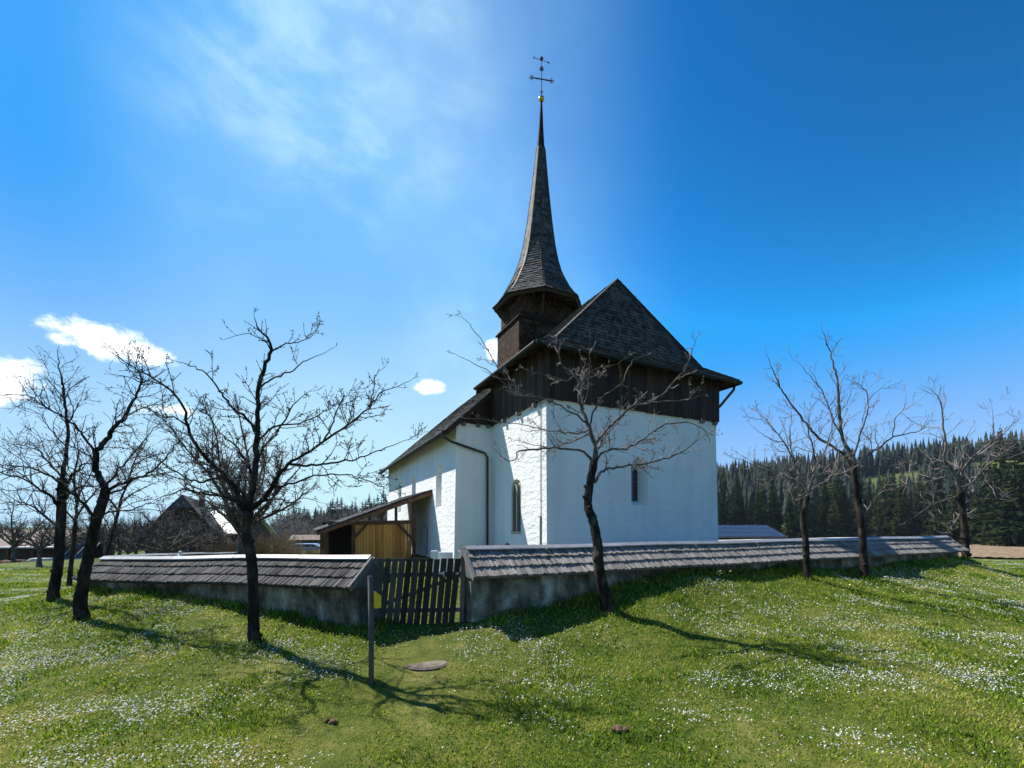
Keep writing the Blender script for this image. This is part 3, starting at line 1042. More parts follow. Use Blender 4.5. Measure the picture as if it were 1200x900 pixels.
spm = MB()
for k in range(8):
    for i in range(len(PROF) - 1):
        (z0, r0), (z1, r1) = PROF[i], PROF[i + 1]
        L = math.hypot(z1 - z0, r1 - r0)
        rows = max(2, int(round(L / 0.155)))
        f = bil(octp(z0, r0, k), octp(z0, r0, k + 1), octp(z1, r1, k + 1), octp(z1, r1, k))
        shingles(spm, f, rows, 0.15, 0.034, 0.4, 100 + k * 20 + i)
        spm.add([octp(z0, r0 - 0.02, k), octp(z0, r0 - 0.02, k + 1), octp(z1, r1 - 0.015, k + 1), octp(z1, r1 - 0.015, k)], [(0, 1, 2, 3)], 0.1)
        spm.beam(octp(z0, r0 + 0.022, k), octp(z1, r1 + 0.022, k), 0.10, 0.02, up=octp(z0, 1, k) - octp(z0, 0, k), tint=rng.uniform(0.1, 0.5))
spire = build('spire', spm, M_ROOF, church)
so_ = MB()
rg = [octp(11.33, 2.38, k) for k in range(8)]
rb = [octp(11.22, 2.30, k) for k in range(8)]
rin = [octp(11.66, 1.35, k) for k in range(8)]
so_.add(rg + rb + rin, [(k, 8 + k, 8 + (k + 1) % 8, (k + 1) % 8) for k in range(8)] + [(8 + k, 16 + k, 16 + (k + 1) % 8, 8 + (k + 1) % 8) for k in range(8)], 0.4)
for k in range(8):
    for f_ in (0.0, 0.33, 0.66):
        p = octp(11.24, 2.2, k) * (1 - f_) + octp(11.24, 2.2, k + 1) * f_
        q = octp(11.5, 1.3, k) * (1 - f_) + octp(11.5, 1.3, k + 1) * f_
        so_.beam(p, q, 0.09, 0.12, tint=rng.uniform(0.3, 1))
    # curved braces below the eave
    if k % 2 == 0:
        p = octp(11.2, 2.0, k); q = octp(10.5, 1.45, k)
        so_.beam(p, q, 0.10, 0.10, tint=0.8)
build('spire_soffit', so_, M_SOFFIT, spire)
tp = MB()
ang8 = [OFF + k * math.pi / 4 - math.pi / 8 for k in range(8)]
tv = []
for z, r in ((19.86, 0.235), (19.95, 0.20), (21.0, 0.125), (22.0, 0.07), (22.4, 0.05)):
    tv.append([SP + lean(z) + np.array([r * math.cos(a), r * math.sin(a), z]) for a in ang8])
fs = []
for i in range(4):
    for k in range(8):
        fs.append((i * 8 + k, i * 8 + (k + 1) % 8, (i + 1) * 8 + (k + 1) % 8, (i + 1) * 8 + k))
tp.add([p for r_ in tv for p in r_], fs + [tuple(range(32, 40))], 0.5)
build('spire_tip', tp, M_TIP, spire)
m_, t_, p_ = mat('gilded_copper', 0.28, 0.5)
p_.inputs['Metallic'].default_value = 1.0
t_.set(p_.inputs['Base Color'], t_.ramp(t_.noise(coords(t_), 3), [(0.3, (0.55, 0.34, 0.07)), (0.7, (0.78, 0.52, 0.14))]))
bl = MB()
bc = SP + lean(22.55) + Z * 22.55
bl.lathe(bc, [(0.15 * math.sin(math.pi * (i + 0.3) / 12.6), -0.15 * math.cos(math.pi * (i + 0.3) / 12.6)) for i in range(13)], 16)
build('gold_ball', bl, m_, church, True)
cr = MB()
cb_ = SP + lean(22.7) + Z * 22.68
cd = np.array([0.985, 0.17, 0.0])
cr.tube([cb_, cb_ + Z * 2.0], [0.028, 0.022], 6)
ca = cb_ + Z * 0.92
cr.tube([ca - cd * 0.58, ca + cd * 0.58], [0.028, 0.028], 6)


def ring(mb, c, e, f, r, w=0.016):
    mb.tube([c + e * r * math.cos(a) + f * r * math.sin(a) for a in np.linspace(0, 2 * math.pi, 11)], [w] * 11, 4, cap=False)


for s_ in (-1, 1):                       # trefoil ends
    e = ca + cd * 0.52 * s_
    for dv, dz in ((0.09, 0), (0, 0.07), (0, -0.07)):
        ring(cr, e + cd * dv * s_ + Z * dz, cd, Z, 0.05, 0.018)
    cr.tube([ca + cd * 0.27 * s_ - Z * 0.05, ca + cd * 0.27 * s_ + Z * 0.05], [0.022] * 2, 5)
    for zz in (0.24, 1.42):
        ring(cr, cb_ + cd * 0.05 * s_ + Z * zz, cd, Z, 0.05)
for dv, dz in ((0.06, 0), (-0.06, 0), (0, 0.08)):
    ring(cr, cb_ + cd * dv + Z * (1.48 + dz), cd, Z, 0.05, 0.018)
build('cross', cr, M_IRON, church)
va = MB()
vb = cb_ + Z * 1.93
vd = np.array([0.95, 0.3, 0.0])
va.tube([vb - vd * 0.46, vb + vd * 0.46], [0.013, 0.013], 5)
va.lathe(vb + Z * 0.06, [(0.02, -0.09), (0.085, -0.03), (0.10, 0.02), (0.06, 0.09), (0.01, 0.12)], 10)
for a, b in ((0.46, 0.36),):
    va.add([vb + vd * (a + 0.02), vb + vd * b + Z * 0.06, vb + vd * b - Z * 0.06, vb + vd * (a + 0.02) + np.array([0, 0.015, 0]), vb + vd * b + Z * 0.06 + np.array([0, 0.015, 0]), vb + vd * b - Z * 0.06 + np.array([0, 0.015, 0])],
           [(0, 1, 2), (5, 4, 3), (0, 3, 4, 1), (1, 4, 5, 2), (2, 5, 3, 0)])
va.tube([vb - vd * 0.36, vb - vd * 0.48 + Z * 0.08], [0.016, 0.012], 4)
va.tube([vb - vd * 0.36, vb - vd * 0.48 - Z * 0.08], [0.016, 0.012], 4)
build('weather_vane', va, M_IRON, church)

# lean-to shed on the nave's sunny side
PU0, PU1, PL = 4.6 + 3.5, 4.6 + 9.2, 5.1
PH0, PH1 = 1.72, -0.26


def sp(L, u, z):
    return lp(-SH - L, u, z)


pr = MB()
shingles(pr, bil(sp(PL + 0.1, PU1, PH1), sp(PL + 0.1, PU0, PH1), sp(0.03, PU0, PH0), sp(0.03, PU1, PH0)), 16, 0.16, 0.028, 0.6, 61)
slab(pr, [sp(PL + 0.1, PU1, PH1 - 0.03), sp(PL + 0.1, PU0, PH1 - 0.03), sp(0.03, PU0, PH0 - 0.03), sp(0.03, PU1, PH0 - 0.03)], 0.04, 0.1)
porch = build('side_porch', pr, M_ROOF, church)
pf = MB()
sl = (PH0 - PH1) / (PL + 0.1)
zr = lambda L: PH0 - sl * L - 0.1
pf.beam(sp(0.05, PU0 + 0.03, zr(0.05) - 0.06), sp(PL + 0.08, PU0 + 0.03, zr(PL) - 0.07), 0.06, 0.16, tint=0.95)
for u_ in np.linspace(PU0 + 0.8, PU1 - 0.1, 6):
    pf.beam(sp(0.05, u_, zr(0.05) - 0.06), sp(PL, u_, zr(PL) - 0.06), 0.10, 0.14, tint=0.3)
yf = PU0 + 0.45
pf.beam(sp(0.75, yf, 0.15), sp(4.7, yf, 0.05), 0.14, 0.17, tint=0.35)
for L in (0.85, 3.62, 4.75):
    pf.beam(sp(L, yf, -2.0), sp(L, yf, zr(L) - 0.1), 0.15, 0.15, up=tuple(U), tint=0.3)
for L in (1.7, 2.35, 2.9):
    pf.beam(sp(L, yf, 0.2), sp(L, yf, zr(L) - 0.1), 0.12, 0.12, up=tuple(U), tint=0.25)
for u_ in np.linspace(PU0 + 1.2, PU1, 5):
    pf.beam(sp(4.75, u_, -2.1), sp(4.75, u_, zr(4.75) - 0.1), 0.14, 0.14, up=tuple(U), tint=0.6)
    pf.beam(sp(4.75, u_ - 0.45, zr(4.75) - 0.12), sp(4.75, u_, -0.85), 0.08, 0.08, tint=0.8)
pf.beam(sp(4.75, PU0 + 0.2, zr(4.75) - 0.06), sp(4.75, PU1, zr(4.75) - 0.06), 0.15, 0.15, tint=0.4)
# braces
pf.beam(sp(3.60, yf - 0.04, -0.62), sp(3.05, yf - 0.04, 0.02), 0.10, 0.11, tint=0.35)
pf.beam(sp(0.90, yf - 0.04, -0.72), sp(1.60, yf - 0.04, 0.04), 0.10, 0.11, tint=0.35)
build('porch_frame', pf, M_BEAM, porch)
pp = MB()
n_ = 20
for i in range(n_):
    L0 = 0.95 + i * 2.62 / n_
    pp.box(sp(L0 + 2.62 / n_ - 0.006, yf + 0.02 + rng.uniform(-0.004, 0.004), -2.0), V * (2.62 / n_ - 0.012), U * 0.03, Z * 2.08, rng.uniform(0, 1))
for k in range(90):                       # knots
    L0 = rng.uniform(1.0, 3.5); zz = rng.uniform(-1.4, 0.02)
    pp.box(sp(L0, yf + 0.008, zz), V * 0.025, U * 0.02, Z * 0.03, 0.0)
build('plank_panel', pp, M_PLANK, porch)
pb = MB()
pb.box(sp(PL - 0.4, PU1 - 0.1, -2.2), V * (PL - 0.6), U * 0.05, Z * 2.35, 0.1)
build('rear_boarding', pb, M_SOFFIT, porch)


# ------------------------------------------------------------------ churchyard wall
def poly_eval(pts):
    pts = np.asarray(pts, float)
    d = np.r_[0, np.cumsum(np.linalg.norm(np.diff(pts[:, :2], axis=0), axis=1))]

    def f(s):
        s = np.clip(s, 0, d[-1])
        p = np.array([np.interp(s, d, pts[:, k]) for k in range(pts.shape[1])])
        e = 0.12
        a = np.array([np.interp(np.clip(s - e, 0, d[-1]), d, pts[:, k]) for k in (0, 1)])
        b = np.array([np.interp(np.clip(s + e, 0, d[-1]), d, pts[:, k]) for k in (0, 1)])
        t_ = (b - a) / (np.linalg.norm(b - a) + 1e-9)
        return p, np.array([t_[0], t_[1], 0.0])
    return f, d[-1]


def yard_wall(name, label, pts, out_sign, seed, mcope, hw=0.56, drop=0.46, wall_hw=0.30, cope_w=0.05):
    """pts: (x, y, ridge z) along the wall; out_sign: +1 when the outside lies to the right of travel"""
    f, L = poly_eval(pts)
    p0, _ = f(0)
    root = thing(name, label, 'wall', (p0[0], p0[1], g1(p0[0], p0[1])))
    n = int(L / 0.25)
    ss = np.linspace(0, L, n + 1)
    rg_ = np.random.default_rng(seed)
    mb = MB()
    prof = []
    for s in ss:
        p, t_ = f(s)
        o = np.array([t_[1], -t_[0], 0]) * out_sign
        c = np.array([p[0], p[1], 0])
        zt = p[2] - drop + 0.05
        zo = g1(*(c + o * wall_hw)[:2]) - 0.35; zi = g1(*(c - o * wall_hw)[:2]) - 0.35
        zm = (zt + zo) / 2
        wob = rg_.normal(0, 0.012, 3)
        prof.append([c + o * (wall_hw + 0.10) + Z * zo, c + o * (wall_hw + 0.03 + wob[0]) + Z * zm, c + o * (wall_hw + wob[1]) + Z * zt, c - o * (wall_hw + wob[2]) + Z * zt, c - o * (wall_hw + 0.05) + Z * zi])
    vs = [v for r in prof for v in r]
    fs = []
    for i in range(n):
        for k in range(4):
            q = (i * 5 + k, (i + 1) * 5 + k, (i + 1) * 5 + k + 1, i * 5 + k + 1)
            fs.append(q if out_sign > 0 else q[::-1])
    e0 = (0, 1, 2, 3, 4); e1 = tuple(n * 5 + k for k in (4, 3, 2, 1, 0))
    fs += [e0, e1] if out_sign > 0 else [e0[::-1], e1[::-1]]
    mb.add(vs, fs)
    build('masonry', mb, M_OLD, root)
    cp = MB()
    for side in (1, -1):
        def P(a, b, side=side):
            s = a * L if side * out_sign > 0 else (1 - a) * L
            p, t_ = f(s)
            o = np.array([t_[1], -t_[0], 0]) * out_sign * side
            sag = 0.008 * math.sin(s * 1.3 + seed)
            return np.array([p[0], p[1], p[2] + sag - drop * (1 - b)]) + o * hw * (1 - b)
        m_rows = 3
        shingles(cp, P, m_rows, cope_w if side > 0 else 0.16, 0.038, 0.2, seed + side, jit=0.014, tint=(0.12, 0.88), row_tint=0.03, gap=0.2)
        # deck under the shingles
        k = max(2, int(L / 0.5))
        for i in range(k):
            a0, a1 = i / k, (i + 1) / k
            q = [P(a0, 0.03), P(a1, 0.03), P(a1, 1), P(a0, 1)]
            cp.add([x - Z * 0.015 for x in q] + [x - Z * 0.045 for x in q], [(0, 1, 2, 3), (7, 6, 5, 4), (4, 5, 1, 0)], 0.05)
    build('shingle_coping', cp, mcope, root)
    rc = MB()
    s = 0.0
    while s < L - 0.05:
        e = min(s + rg_.uniform(1.7, 2.6), L)
        if L - e < 0.5: e = L
        for side in (1, -1):
            tt = rg_.uniform()
            kk = max(1, int((e - s) / 0.35))
            for i in range(kk):
                r = []
                for sv in (s + 0.01 + (e - s - 0.02) * i / kk, s + 0.01 + (e - s - 0.02) * (i + 1) / kk):
                    p, t_ = f(sv)
                    o = np.array([t_[1], -t_[0], 0]) * side
                    c = np.array([p[0], p[1], p[2] + 0.008 * math.sin(sv * 1.3 + seed)])
                    r += [c + Z * 0.085, c + o * 0.085 + Z * 0.025, c + o * 0.085 + Z * 0.002, c + Z * 0.06]
                q = [(0, 1, 5, 4), (1, 2, 6, 5), (2, 3, 7, 6), (0, 3, 2, 1), (4, 5, 6, 7)]
                rc.add(r, q if side > 0 else [x[::-1] for x in q], tt)
        s = e
    build('ridge_board', rc, M_CAP, root)
    bg = MB()
    for s0, dirn in ((0.0, -1), (L, 1)):          # verge boards closing the two ends
        p, t_ = f(s0)
        o = np.array([t_[1], -t_[0], 0])
        c = np.array([p[0], p[1], p[2]]) + t_ * dirn * 0.03
        for side in (1, -1):
            bg.beam(c + Z * 0.0, c + o * side * (hw + 0.02) - Z * (drop + 0.01), 0.05, 0.11, tint=0.7)
        bg.add([c - Z * 0.05, c + o * hw - Z * (drop + 0.02), c - o * hw - Z * (drop + 0.02)], [(0, 1, 2) if dirn < 0 else (0, 2, 1)], 0.3)
    build('verge_board', bg, M_DOWN, root)
    return root


RZW = lambda s: -0.49
right_pts = [(*G1, -0.485), (*(G1 + (E1 - G1) * 0.5), -0.48), (*(E1 - np.array([0.25, 0.12])), -0.48)]
yard_wall('churchyard_wall', 'low plastered churchyard wall with grey shingle coping running right from the gate in front of the church', right_pts, 1, 71, M_COPE)
back_pts = [(*(E1 + np.array([-0.35, 0.25])), -0.52), (*(E1 + U[:2] * 4), -0.66), (*(E1 + U[:2] * 10), -0.95), (*(E1 + U[:2] * 28), -1.25)]
yard_wall('churchyard_wall', 'far stretch of shingled churchyard wall seen behind the long right wall, in front of the solar barn', back_pts, 1, 72, M_COPE, cope_w=0.14)
lz = [-0.63, -0.74, -0.88, -0.93, -0.97, -1.03, -1.2, -1.56, -2.0]
left_pts = [(x, y, z) for (x, y), z in zip(LEFT_PATH, lz)]
yard_wall('churchyard_wall', 'curved churchyard wall with dark shingle coping left of the gate, rounding back behind', left_pts, -1, 73, M_COPED, cope_w=0.05)

# gate
gate_base = np.array([-1.7, 8.36, g1(-1.7, 8.36)])
gate = thing('picket_gate', 'closed gate of twelve dark weathered wooden pickets between the two walls', 'gate', gate_base)
rgg = np.random.default_rng(8)
for i in range(12):
    px_t = 447 + i * 8.15
    top = at(px_t, 654.5 + rgg.uniform(-0.8, 0.8), 8.30 + i * 0.008)
    bot = at(px_t - 7.5 + rgg.uniform(-0.8, 0.8), 732.5 + rgg.uniform(-1, 1), 8.30 + i * 0.008)
    mb = MB()
    w = 0.106 + rgg.uniform(-0.006, 0.008)
    ax = np.array([1, 0.05, 0])
    mb.box(bot - ax * w / 2, ax * w, np.array([0, 0.024, 0]), top - bot, rgg.uniform(0, 1))
    build('picket', mb, M_PICKET, gate)
for (ya, yb) in ((674, 672), (716, 714)):
    mb = MB()
    mb.beam(at(438, ya, 8.36), at(541, yb, 8.44), 0.05, 0.085, tint=0.5)
    build('rail', mb, M_DOWN, gate)
mb = MB()
mb.beam(at(440, 712, 8.36), at(534, 676, 8.43), 0.03, 0.07, tint=0.5)
build('diagonal_brace', mb, M_DOWN, gate)
mb = MB()
mb.box(at(514, 673, 8.26), (0.11, 0.0, 0), (0, 0.04, 0), (0, 0, 0.035), 0.5)
mb.tube([at(520, 676, 8.24), at(520, 670, 8.24)], [0.012, 0.012], 6)
build('latch', mb, M_LATCH, gate)
mb = MB()
mb.box(at(534, 673, 8.29), (0.06, 0.0, 0), (0, 0.04, 0), (0, 0, 0.03), 0.5)
build('latch', mb, M_LATCH, gate)
gp = MB()
b0 = at(424, 738, 8.18); b1_ = at(431, 668, 8.25)
gp.beam(b0 - Z * 0.2, b1_, 0.15, 0.10, up=(0, 1, 0), tint=0.7)
o = build('gate_post', gp, M_DOWN, base=b0)
tag(o, 'grey weathered timber post leaning against the left wall end beside the gate', 'post')
gp = MB()
b0 = at(541, 735, 8.36)
gp.beam(b0 - Z * 0.2, at(543.5, 652, 8.42), 0.085, 0.10, up=(0, 1, 0), tint=0.9)
o = build('gate_post', gp, M_CONCRETE, base=b0)
tag(o, 'narrow pale rough post at the right side of the gate where the latch closes', 'post')

# marker post with yellow plate
pb_ = hit(435, 801)
mk = thing('marker_post', 'thin grey timber post carrying a small yellow trail plate in front of the gate', 'marker post', pb_)
Yp = pb_[1]
mb = MB()
pt = at(433.5, 675, Yp)
mb.tube([pb_ - Z * 0.2, pb_ + (pt - pb_) * 0.5 + np.array([0.01, 0, 0]), pt], [0.036, 0.034, 0.031], 10, 0.25)
build('post', mb, M_DOWN, mk, True)
mb = MB()
p = at(437.0, 711, Yp + 0.03); q = at(446.5, 712, Yp + 0.02)
hgt = 19.0 / F * Yp
mb.box(p, (q - p) * 0.62 + np.array([0, -0.10, 0]), np.array([0.010, 0.008, 0]), Z * hgt)
m2 = p + (q - p) * 0.62 + np.array([0, -0.10, 0])
mb.add([m2, q, q + Z * hgt * 0.72, m2 + Z * hgt, m2 + np.array([0, 0.012, 0]), q + np.array([0, 0.012, 0]), q + np.array([0, 0.012, 0]) + Z * hgt * 0.72, m2 + np.array([0, 0.012, 0]) + Z * hgt],
       [(0, 1, 2, 3), (7, 6, 5, 4), (0, 4, 5, 1), (1, 5, 6, 2), (2, 6, 7, 3), (3, 7, 4, 0)])
build('yellow_plate', mb, M_YELLOW, mk)

# manhole slab
mh = hit(500, 773) + np.array([0, 0, -0.045])
mhr = 0.34
mo = thing('manhole_cover', 'round worn concrete manhole cover set in the grass before the gate', 'manhole cover', mh)
mb = MB()
mb.lathe(mh + np.array([0, 0, -0.30]), [(mhr + 0.035, 0.0), (mhr + 0.035, 0.305), (mhr, 0.312), (mhr, 0.30)], 40)
build('ring', mb, M_STEEL, mo)
mb = MB()
rr = np.random.default_rng(3)
prof = [(mhr - 0.012, 0.0), (mhr - 0.012, 0.315), (mhr * 0.7, 0.328), (mhr * 0.2, 0.333)]
mb.lathe(mh + np.array([0, 0, -0.30]), prof, 40)
mb.beam(mh + np.array([-0.05, -0.05, 0.033]), mh + np.array([0.05, 0.04, 0.033]), 0.02, 0.012)
build('lid', mb, M_CONCRETE, mo)

# clods
for k, (px, py, r, lab) in enumerate(((726, 857, 0.075, 'lump of brown earth lying on the lawn in the middle foreground'), (387, 848, 0.06, 'crumbled earth patch on the lawn below the marker post'))):
    h = hit(px, py)
    mb = MB()
    for i in range(9):
        c = h + np.array([rr.uniform(-r, r) * 1.1, rr.uniform(-r, r) * 0.6, rr.uniform(-0.01, 0.035)])
        s = rr.uniform(0.4, 0.8) * r * 0.8
        mb.lathe(c, [(s * 0.5, -s * 0.8), (s * rr.uniform(0.85, 1.1), -s * 0.2), (s * rr.uniform(0.7, 1.0), s * 0.35), (s * 0.3, s * 0.75)], 7)
    o = build('earth_clod', mb, M_CLOD, base=h)
    tag(o, lab, 'earth clod')


# ------------------------------------------------------------------ bare trees
def unit(v):
    return v / (np.linalg.norm(v) + 1e-12)


def catmull(P, sub=4):
    P = np.asarray(P, float)
    Q = np.vstack([2 * P[0] - P[1], P, 2 * P[-1] - P[-2]])
    out = []
    for i in range(1, len(Q) - 2):
        for k in range(sub):
            t = k / sub
            a, b, c, d = Q[i - 1], Q[i], Q[i + 1], Q[i + 2]
            out.append(0.5 * ((2 * b) + (-a + c) * t + (2 * a - 5 * b + 4 * c - d) * t * t + (-a + 3 * b - 3 * c + d) * t ** 3))
    out.append(P[-1])
    return np.array(out)


class Grower:
    def __init__(s, seed, spur=0.07, up=0.10, wob=0.22, kids=(3, 6), thin=1.0, droop=0.0, tw_sides=4):
        s.r = np.random.default_rng(seed)
        s.tw = MB()
        s.spur = spur; s.up = up; s.wob = wob; s.kids = kids; s.thin = thin; s.droop = droop; s.sides = tw_sides

    def side_dir(s, d, ang):
        a = s.r.standard_normal(3)
        a[2] += s.r.uniform(-0.1, 0.5)
        p = unit(a - d * np.dot(a, d))
        return unit(d * math.cos(ang) + p * math.sin(ang))

    def shoot(s, p, d, L, r, lvl):
        n = max(3, int(L / 0.11)) if lvl > 0 else max(3, int(L / 0.09))
        n = min(n, 9)
        pts = [p]; q = p.copy(); dd = d.copy()
        for i in range(n):
            dd = unit(dd + s.r.standard_normal(3) * s.wob + Z * (s.up - s.droop))
            q = q + dd * L / n
            pts.append(q)
        rad = np.linspace(r, max(r * 0.48, 0.0030 * s.thin), n + 1)
        s.tw.tube(pts, rad, s.sides if lvl > 0 else 3, tint=float(np.clip(s.r.normal(0.5, 0.22), 0, 1)), cap=False)
        pts = np.array(pts)
        # short fruit spurs with swollen buds
        if s.spur:
            m = int(L / s.spur * s.r.uniform(0.5, 1.0))
            for k in range(m):
                f = s.r.uniform(0.15, 1.0) * (n - 1e-6)
                i = int(f); b = pts[i] + (pts[i + 1] - pts[i]) * (f - i)
                e = s.side_dir(unit(pts[i + 1] - pts[i]), s.r.uniform(0.8, 1.4))
                ln = s.r.uniform(0.015, 0.055)
                s.tw.tube([b, b + e * ln * 0.6, b + e * ln], [0.004 * s.thin, 0.004 * s.thin, 0.0068 * s.thin * s.r.uniform(0.7, 1.25)], 3, tint=float(s.r.uniform(0.3, 0.9)), cap=False)
            s.tw.tube([pts[-1], pts[-1] + dd * 0.03], [0.006 * s.thin, 0.003], 3, tint=0.4, cap=False)
        if lvl > 0:
            k = int(s.r.integers(s.kids[0], s.kids[1] + 1) * min(1.0, L / 0.5 + 0.3))
            for _ in range(k):
                f = s.r.uniform(0.12, 0.95) * n
                i = min(int(f), n - 1); b = pts[i] + (pts[i + 1] - pts[i]) * (f - i)
                e = s.side_dir(unit(pts[i + 1] - pts[i]), s.r.uniform(0.5, 1.1))
                s.shoot(b, e, L * s.r.uniform(0.28, 0.62) * (1.1 - 0.4 * f / n), np.interp(f, np.arange(n + 1), rad) * 0.62, lvl - 1)

    def dress(s, pts, rad, gap, Lr, start=0.2, lvl=1, r0=0.008, taper=True):
        """side shoots all along a limb"""
        d = np.r_[0, np.cumsum(np.linalg.norm(np.diff(pts, axis=0), axis=1))]
        Lt = d[-1]
        x = start * Lt
        while x < Lt:
            x += gap * s.r.exponential(1.0)
            if x >= Lt: break
            i = min(np.searchsorted(d, x) - 1, len(pts) - 2); i = max(i, 0)
            f = (x - d[i]) / (d[i + 1] - d[i] + 1e-9)
            b = pts[i] + (pts[i + 1] - pts[i]) * f
            t = unit(pts[i + 1] - pts[i])
            rr_ = rad[i]
            L = s.r.uniform(*Lr) * (1.15 - 0.5 * x / Lt if taper else 1)
            s.shoot(b, s.side_dir(t, s.r.uniform(0.55, 1.25)), L, min(rr_ * 0.6, r0 * s.thin * s.r.uniform(0.7, 1.3)), lvl if L > 0.35 else max(0, lvl - 1))
        # leader tip
        s.shoot(pts[-1], unit(pts[-1] - pts[-2]), s.r.uniform(*Lr) * 0.25, rad[-1] * 0.9, lvl)


def photo_tree(name, label, base, trunk, limbs, seed, r_base, r_top, gap=0.14, Lr=(0.25, 0.8), lvl=1, twig=None, group=None, spur=0.07, extra=None, thin=1.0, kids=(3, 6), droop=0.0, up=0.10, flare=1.7, burl=0.06, r_scale=1.0, depth=1.0, twr=0.008):
    """trunk / limbs: photograph pixels turned into points at the tree's own distance; every limb also leans towards or away from the viewer"""
    rg_ = np.random.default_rng(seed)
    Y = base[1]
    root = thing(name, label, 'tree', base, group)
    tp = [base - Z * 0.15, base + Z * 0.0]
    for i, (px, py) in enumerate(trunk):
        tp.append(at(px, py, Y + rg_.normal(0, 0.03)))
    tp = catmull(tp, 5)
    m = len(tp)
    h = np.linspace(0, 1, m)
    rad = r_base + (r_top - r_base) * h ** 0.8
    rad = rad * (1 + (flare - 1) * np.exp(-h * 9))
    mb = MB()
    mb.tube(tp, rad, 14, 0.5, rough=burl, rng=rg_)
    for _ in range(7):                                  # knots and pruning stumps
        i = int(rg_.integers(3, m - 2))
        e = unit(np.array([rg_.normal(), rg_.normal(), 0.25]))
        c = tp[i]
        mb.tube([c, c + e * rad[i] * 1.05, c + e * rad[i] * rg_.uniform(1.15, 1.5)], [rad[i] * 0.75, rad[i] * 0.55, rad[i] * 0.28], 7, 0.5, rough=0.1, rng=rg_)
    build('trunk', mb, M_BARK, root, True)
    G = Grower(seed + 1, spur=spur, thin=thin, kids=kids, droop=droop, up=up)
    lm = MB()
    for li, lb in enumerate(limbs):
        pts, r0, r1, dy = lb[:4]
        g = lb[4] if len(lb) > 4 else gap
        n = len(pts)
        y0 = lb[5] if len(lb) > 5 else 0.0
        wp = []
        for i, (px, py) in enumerate(pts):
            f = i / (n - 1)
            wp.append(at(px, py, Y + (y0 + (dy - y0) * f) * depth + (rg_.normal(0, 0.03) if i else 0)))
        wp = catmull(wp, 4)
        wp[1:-1] += rg_.normal(0, 0.011, wp[1:-1].shape)
        rad = (r0 * r_scale) * (1 - np.linspace(0, 1, len(wp))) ** 0.9 + r1 * r_scale
        lm.tube(wp, rad, 7, float(rg_.uniform(0.2, 0.6)), rough=0.05, rng=rg_)
        G.dress(wp, rad, g, Lr, 0.12, lvl, r0=twr)
    if extra:
        extra(G, lm, rg_, Y)
    build('limbs', lm, M_BARK if twig is None else twig[0], root, True)
    build('crown', G.tw, M_TWIG if twig is None else twig[1], root)
    return root


DARK = (M_BARK, M_TWIGD)
# 1 the pruned tree in front of the choir
b1 = hit(712, 716)
M_LIMB1 = mat_noise('grey_brown_bark', [(0.28, (0.022, 0.018, 0.016)), (0.5, (0.085, 0.070, 0.060)), (0.72, (0.26, 0.225, 0.20))], 9, 0.9, 0.9, 0.02, 26, (1, 1, 0.5))
photo_tree('cherry_tree', 'crooked pruned bare fruit tree standing in front of the white choir wall', b1,
           [(706, 688), (701.5, 660), (701, 644), (699, 630), (695.5, 612), (690, 598), (689, 584), (692.5, 561), (697, 537)],
           [([(697, 537), (695, 516), (688.6, 496), (682, 479), (678, 465), (684, 452), (672, 441), (662, 433), (653, 409), (648, 394)], 0.042, 0.006, 0.25),
            ([(695, 545), (684.5, 529), (656, 525), (631, 526.5), (608, 528), (604, 539), (590, 537), (577.6, 524.5)], 0.026, 0.004, -0.55),
            ([(689, 496), (664, 480), (638, 468), (608, 462), (576, 437), (552, 424), (529, 413)], 0.018, 0.003, -0.3, 0.3),
            ([(638, 468), (616, 460), (596, 446), (582, 428), (566, 402), (550, 380), (541, 370)], 0.013, 0.003, -0.65, 0.25, -0.15),
            ([(692, 500), (676, 508), (655, 506), (630, 502), (606, 497), (575, 493), (545, 490)], 0.016, 0.003, 0.5, 0.14),
            ([(691, 508), (668, 518), (645, 524), (622, 521), (600, 515)], 0.014, 0.003, 0.7, 0.13),
            ([(697, 566), (702, 556), (710, 551), (730, 547), (760, 542), (784, 537), (800, 529), (812, 520), (836, 505)], 0.028, 0.005, -0.4, 0.11),
            ([(698, 540), (712, 527), (734, 525), (752, 516), (768, 504), (784, 497), (810, 496), (828, 508), (832, 520)], 0.024, 0.004, 0.35, 0.12),
            ([(698, 520), (710, 504), (726, 490), (740, 477), (766, 469), (784, 454), (804, 428), (813, 408), (818, 394)], 0.026, 0.004, -0.35, 0.16),
            ([(752, 474), (778, 470), (806, 468), (826, 463)], 0.012, 0.003, -0.6, 0.2, -0.2),
            ([(690, 500), (698, 478), (710, 462), (728, 450), (737, 430), (744, 421), (758, 416)], 0.018, 0.003, -0.1, 0.2),
            ([(684, 480), (679, 462), (682, 448), (694, 434), (718, 428), (738, 416)], 0.016, 0.003, 0.4, 0.2),
            ([(672, 441), (664, 446), (645, 441), (628, 437), (614, 432)], 0.012, 0.003, -0.4, 0.14, 0.1),
            ([(683, 476), (690, 455), (691, 430), (692, 405), (691, 392)], 0.010, 0.003, 0.2, 0.2, 0.1),
            ([(697, 545), (704, 520), (716, 502), (730, 488), (735, 478)], 0.016, 0.003, 0.55, 0.15)],
           101, 0.106, 0.076, gap=0.15, Lr=(0.12, 0.5), twig=(M_LIMB1, M_TWIG), spur=0.045, thin=1.25, r_scale=0.9, flare=1.75, burl=0.07, twr=0.0068, kids=(2, 5))

